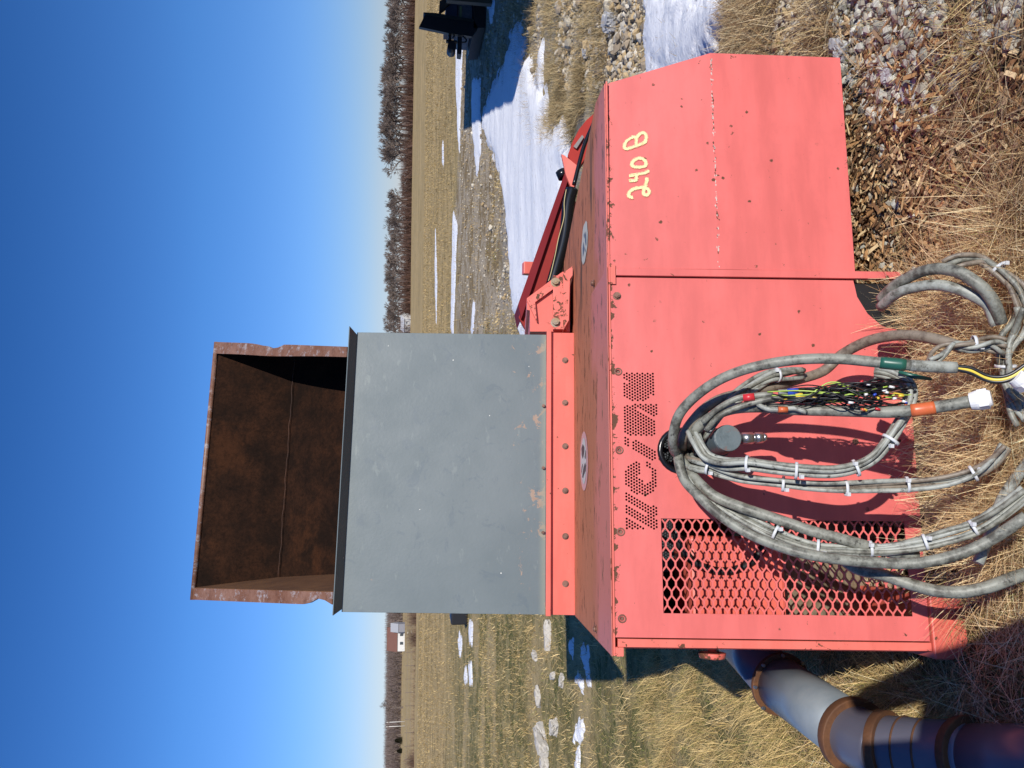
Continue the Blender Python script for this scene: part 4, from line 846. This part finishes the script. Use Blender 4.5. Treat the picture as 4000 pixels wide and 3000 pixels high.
for py, hpx in [(a, (120 if a < 250 else 134) if a < 650 else (48 if a < 790 else 104)) for a in list(range(-120, 640, 18)) + list(range(700, 800, 18)) + list(range(800, 1330, 18))]:
    for row in (0, 1, 2):
        d = 255 + row * 22 + rr.uniform(-6, 6); h = hpx * d / F * rr.uniform(.8, 1.08) * (1 if row == 0 else .95)
        place(i_ % 5, xt(py + rr.uniform(-10, 10), d), d, h / 10, rr.uniform(0, 6.28), ('tall bare grey tree in the dense treeline toward the right edge' if py < 640 else 'low bare tree in the gap of the treeline beyond the field' if py < 800 else 'bare grey tree of middle height in the treeline nearer the hopper') + (', front row' if row == 0 else ', rows behind'), 'bare trees beyond the field'); i_ += 1
place(4, xt(676, 252), 252, .98, 1.0, 'thin lone bare tree standing in the gap of the treeline', None, sz=1.05).scale = (.45, .45, 1.0)
place(1, xt(590, 248), 248, 1.02, 2.0, 'tall spreading bare tree with a visible pale trunk at the end of the dense treeline', None)
for py in range(2420, 3040, 34):
    d = 400 + rr.uniform(-15, 40); place(i_ % 5, xt(py, d), d, rr.uniform(.55, .8), rr.uniform(0, 6.28), 'small bare tree along the foot of the wooded hill', 'bare trees below the hill'); i_ += 1
place(3, xt(2755, 380), 380, 1.2, .5, 'tall bare tree rising above the wooded hill beside the white poles', None)
# brush at the base, far woods
def brush(name, pts, h, wd, n_, label, mat, cols):
    n = len(pts) * n_; P = np.repeat(pts, n_, 0) + np.stack([rs.normal(0, 1.6, n), rs.normal(0, 1.5, n), np.zeros(n)], 1)
    o = blades(name, P, rs.uniform(.4, 1, n) * h, rs.uniform(0, .75, n), np.full(n, wd), palette(n, cols, .3), M['straw'], rs.uniform(0, .4, n), seg=1); tag(o, label, 'brush', kind='stuff')
pts = np.array([(xt(py, 246) , 246 + rr.uniform(-3, 10), G(xt(py, 246), 246) - .2) for py in np.arange(-150, 1340, 9)])
brush('brush', pts, 5.2, .06, 70, 'reddish brown brush along the foot of the treeline', None, [(.13, .07, .05), (.17, .10, .07), (.09, .055, .045)])
pts = np.array([(xt(py, d), d, G(xt(py, d), d) - .3) for d in np.arange(440, 900, 34) for py in np.arange(2330, 3080, 16 * 500 / d)])
brush('far_woods', pts, 10.5, .13, 30, 'grey brown leafless woods covering the distant hill', None, [(.15, .115, .10), (.19, .145, .125), (.12, .09, .08)])
pts = np.array([(xt(py, 100), 100 + rr.uniform(-1.5, 3), G(xt(py, 100), 100) - .05) for py in np.concatenate([np.arange(2400, 3060, 26)])])
brush('fence_row_brush', pts, 1.1, .012, 46, 'thin brown weeds growing along the field fence', None, [(.22, .15, .10), (.30, .21, .12)])
for k, py in enumerate((2410, 2490, 2970)):
    p0 = np.array([(xt(py, 98), 98, G(xt(py, 98), 98) - .1)]); n = 420; P = np.repeat(p0, n, 0) + np.stack([rs.normal(0, .5, n), rs.normal(0, .5, n), np.zeros(n)], 1)
    o = blades('bush', P, rs.uniform(.6, 2.0, n), rs.uniform(0, .8, n), np.full(n, .012), palette(n, [(.14, .09, .07), (.2, .13, .09)]), M['straw'], rs.uniform(0, .5, n), seg=2)
    tag(o, ['leafless brown bush on the fence line just left of the hopper', 'taller leafless brown bush on the fence line below the barn', 'reddish leafless bush on the fence line at the far left'][k], 'bush')
fn = empty('wire_fence', (xt(2700, 100), 100, G(xt(2700, 100), 100))); tag(fn, 'thin wire fence on grey posts running across the field', 'fence'); 
fx = [xt(py, 100) for py in range(2440, 3080, 52)]
for a in fx: m_ = MB().cyl((a, 100, G(a, 100) - .1), (a, 100, G(a, 100) + 1.25), .035, 6); o = m_.build('fence_post', M['bark'], fn); o.location = -fn.location
for hz in (.5, 1.0): o = MB().tube([(a, 100, G(a, 100) + hz) for a in fx], .010, 4).build('fence_wire', M['zinc'], fn); o.location = -fn.location
# cedars, poles, buildings
for k, (py, d, h) in enumerate(((2885, 385, 4.2), (2925, 390, 2.8))):
    n = 2600; t = rs.rand(n) ** .8; a = rs.uniform(0, 6.28, n); r_ = (1 - t) ** .7 * h * .42 * np.sqrt(rs.rand(n)); x0 = xt(py, d)
    P = np.stack([x0 + r_ * np.cos(a), d + r_ * np.sin(a), G(x0, d) + t * h * .85], 1)
    o = blades('cedar_tree', P, rs.uniform(.3, .7, n), rs.uniform(.2, 1.2, n), np.full(n, .06), palette(n, [(.035, .04, .02), (.06, .05, .03)]), M['straw'], rs.uniform(0, .5, n), a, 1)
    tag(o, ['rounded dark cedar tree left of the white poles', 'smaller dark cedar tree at the left of the rounded one'][k], 'tree')
for k, (py, hp) in enumerate(((2812, 70), (2829, 72))):
    d = 300; x0 = xt(py, d); h = hp / F * d; pl = empty('utility_pole', (x0, d, G(x0, d))); tag(pl, ['white pole nearer the barn, right one of the pair in the field', 'white pole farther from the barn, left one of the pair in the field'][k], 'pole')
    MB().cyl((0, 0, 0), (0, 0, h), .13, 8, .10).build('pole', plain('white_pole_paint', (.7, .68, .62), .6), pl); MB().box((-.5, -.05, h - .5), (.5, .05, h - .38)).cyl((0, -.2, h - 1.0), (0, -.2, h - .5), .12, 8).build('pole_fitting', M['bark'], pl)
def building(name, px, d, wd, dp, hw_, hr, wall, roof, label, cat, win, yaw=0.1):
    x0 = xt(px, d); b = empty(name, (x0, d, G(x0, d) - .2), (0, 0, yaw)); tag(b, label, cat); w2 = wd / 2; d2 = dp / 2
    MB().add([(-w2,-d2,0),(w2,-d2,0),(w2,d2,0),(-w2,d2,0),(-w2,-d2,hw_),(w2,-d2,hw_),(w2,d2,hw_),(-w2,d2,hw_),(-w2,0,hr),(w2,0,hr)], [(0,1,5,4),(2,3,7,6),(1,2,6,9,5),(3,0,4,8,7)]).build('wall', wall, b)
    MB().add([(-w2-.2,-d2-.25,hw_-.1),(w2+.2,-d2-.25,hw_-.1),(w2+.2,0,hr+.05),(-w2-.2,0,hr+.05),(-w2-.2,d2+.25,hw_-.1),(w2+.2,d2+.25,hw_-.1)], [(0,1,2,3),(3,2,5,4)]).build('roof', roof, b, solid=.08)
    for (a, c, e_, f) in win: MB().box((a, -d2 - .04, c), (e_, -d2 - .003, f)).build('window', plain('dark_window', (.05, .06, .07), .2), b)
    return b
whitep = plain('white_siding', (.60, .60, .58), .6, var=.05)
building('shed', 1268, 245, 4.6, 4.2, 2.2, 3.2, whitep, plain('pale_roof', (.55, .55, .55), .5), 'small white shed at the treeline beside the hopper edge', 'shed', [(-1.2, 1.2, -.6, 1.5), (.6, 1.2, 1.2, 1.5)], -.5)
bb = building('barn', 2490, 340, 9.5, 7, 3.4, 7.8, whitep, rusty('rusty_barn_roof', (.13, .055, .04), (.19, .09, .065), .8), 'white barn with a rusty red roof in front of the wooded hill', 'barn', [(-2, 0.8, -.8, 2.2), (1.6, .8, 2.6, 2.2)], .15)
building('granary', 2446, 336, 3.4, 4, 3.0, 6.2, plain('grey_siding', (.22, .22, .24), .7), plain('grey_roof', (.30, .31, .33), .6), 'grey metal shed joined to the right end of the barn', 'shed', [], .1)
# black bin peeking out left of the hopper
bx_ = GP(1828, 2425); m_ = MB(); m_.prism([(bx_.x - 1.2, bx_.y, bx_.z), (bx_.x + .15, bx_.y, bx_.z), (bx_.x + .15, bx_.y, bx_.z + .46), (bx_.x - .3, bx_.y, bx_.z + .50)], (0, .6, 0)) if False else m_.box((bx_.x - .12, bx_.y, bx_.z), (bx_.x + 1.2, bx_.y + .8, bx_.z + .48))
tag(m_.build('bin', M['black'], org=(bx_.x, bx_.y, bx_.z), bevel=.04), 'black plastic bin in the field half hidden by the hopper', 'bin')
# ================================================================ TRAILER at the right (in the shade of the long box trailer beyond the frame)
dg = plain('dark_green_steel', (.018, .024, .018), .5); bk = M['black']
T0 = W(1888, 150, 19.0); gz = G(T0.x, T0.y); tr_ = empty('dump_trailer', (T0.x, T0.y, gz)); tag(tr_, 'black dump trailer with a tall front gate and a coupler pointing left', 'trailer')
def tpx(x, y, dy=0): p = W(x, y, 19.0); return Vector((p.x - T0.x, dy, p.z - gz))
MB().prism([tpx(1636,121), tpx(1660,72), tpx(1854,88), tpx(1866,110), tpx(1842,145), tpx(1752,138)], (0, .12, 0)).build('front_gate', bk, tr_)
MB().prism([tpx(1653,66,-.03), tpx(1660,74,-.03), tpx(1850,90,-.03), tpx(1846,80,-.03), tpx(1700,65,-.03)], (0, .5, 0)).build('gate_rail', dg, tr_)
MB().prism([tpx(1786,150), tpx(1804,150), tpx(1802,218), tpx(1786,216)], (0, .3, 0)).build('tongue', bk, tr_)
MB().cyl(tpx(1764,188,-.05), tpx(1764,188,.4), .105, 20).build('winch_drum', bk, tr_)
MB().box(tpx(1751,140,.05), tpx(1762,200,.15)).box(tpx(1742,160,.05), tpx(1785,168,.15)).cyl(tpx(1790,112,.1), tpx(1768,150,.1), .02, 8).cyl(tpx(1800,130,.1), tpx(1838,112,.1), .02, 8).build('jack', bk, tr_)
MB().tube(catmull([tpx(1806,145), tpx(1820,158), tpx(1818,168), tpx(1804,171)]), .02, 8).build('safety_cable', bk, tr_)
MB().prism([tpx(1850,112), tpx(1895,108), tpx(1898,60), tpx(1900,-120), tpx(1850,-120)], (0, 1.9, 0)).build('chassis', bk, tr_)
MB().box(tpx(1790,70,.3), tpx(1850,-140,1.9)).build('deck_load', rusty('weathered_boards', (.13, .12, .13), (.24, .22, .22), .8), tr_)
MB().box(tpx(1797,70,.27), tpx(1806,10,.299)).build('green_board', plain('pale_green_board', (.30, .32, .14), .7), tr_)
MB().prism([tpx(1742,66,.2), tpx(1788,64,.2), tpx(1788,-20,.2), tpx(1742,20,.2)], (0, 1.2, 0)).build('blue_box', plain('dark_blue_steel', (.035, .045, .075), .5), tr_)
MB().prism([tpx(1715,50,.1), tpx(1717,8,.1), tpx(1760,-20,.1), tpx(1760,12,.1)], (0, .2, 0)).build('ramp_end', rusty('brown_plate', (.05, .03, .02), (.08, .05, .03)), tr_)
for k in (0, 1): MB().tube([(T * 1.0) for T in (tpx(1885, -20 - 60 * k, .1), tpx(1885, -20 - 60 * k, .3))], .30, 24).build('wheel', bk, tr_)
T1 = Vector((8.35, 14.0, G(8.35, 14.0))); m2 = empty('flatbed_trailer', T1); tag(m2, 'dark green steel trailer end cut by the right edge of the view', 'trailer')
q0 = W(1745, 0, 17.2); q1 = W(1955, 0, 17.2)
MB().box((q0.x - T1.x + .0, q0.y - T1.y, q1.z - T1.z + .06), (q0.x - T1.x + 2.0, q0.y - T1.y + .15, q0.z - T1.z)).build('end_frame', dg, m2); m2.location.z = G(q0.x, q0.y)
# long box trailer just outside the right edge: its shadow falls over the yard
bt = empty('box_trailer', (9.85, 14.5, G(9.85, 14.5))); tag(bt, 'long dark box trailer parked beyond the right edge of the view', 'trailer')
bt.rotation_euler = (0, 0, -rad(16.5))
MB().box((0, -7.6, .9), (2.4, 6.2, 4.0)).build('body', dg, bt, bevel=.03); MB().box((.2, -7.4, .6), (2.2, 6.0, .895)).build('chassis', bk, bt)
for yy in (-6.6, -5.5, 3.9, 5): MB().cyl((.15, yy, .45), (2.25, yy, .45), .45, 24).build('wheel', bk, bt)
# ================================================================ PHOTOGRAPHER (stands behind the camera; casts the shadow at the lower left)
pg = bpy.data.meshes.new('person'); pv = [(0,-.42,.95),(0,-.42,1.15),(0,-.41,1.36),(0,-.40,1.46),(0,-.38,1.56),(0,-.365,1.68),
  (-.11,-.42,.90),(-.13,-.40,.50),(-.14,-.45,.09),(-.15,-.32,.06),(.11,-.42,.90),(.13,-.40,.50),(.14,-.45,.09),(.15,-.32,.06),
  (-.20,-.41,1.38),(-.30,-.36,1.13),(-.17,-.16,1.36),(-.12,-.10,1.46),(.20,-.41,1.38),(.30,-.36,1.13),(.17,-.16,1.36),(.12,-.10,1.46)]
pe = [(0,1),(1,2),(2,3),(3,4),(4,5),(0,6),(6,7),(7,8),(8,9),(0,10),(10,11),(11,12),(12,13),(2,14),(14,15),(15,16),(16,17),(2,18),(18,19),(19,20),(20,21)]
pr = [.16,.16,.17,.065,.09,.10,.10,.075,.05,.04,.10,.075,.05,.04,.085,.06,.045,.035,.085,.06,.045,.035]
pg.from_pydata(pv, pe, []); pob = bpy.data.objects.new('person', pg); C.objects.link(pob)
m_ = pob.modifiers.new('skin', 'SKIN'); s_ = pg.skin_vertices[0].data
for k, r_ in enumerate(pr): s_[k].radius = (r_ * (1.25 if k in (0, 1, 2) else 1), r_)
s_[0].use_root = True; pob.modifiers.new('sub', 'SUBSURF').levels = 2; pob.modifiers['sub'].render_levels = 2
pg.materials.append(plain('dark_jacket', (.03, .035, .05), .8)); pob.scale = (1.25, 1.05, 1.13); pob.location = (.0, .10, G(0, -.4) - .06); tag(pob, 'person in a dark jacket holding up a phone behind the viewpoint', 'person')
ph = MB().box((-.038, -.030, 1.44), (.038, -.022, 1.60)).build('phone', M['black'], org=(0, -.026, 1.5)); tag(ph, 'black phone held upright by the person', 'phone')
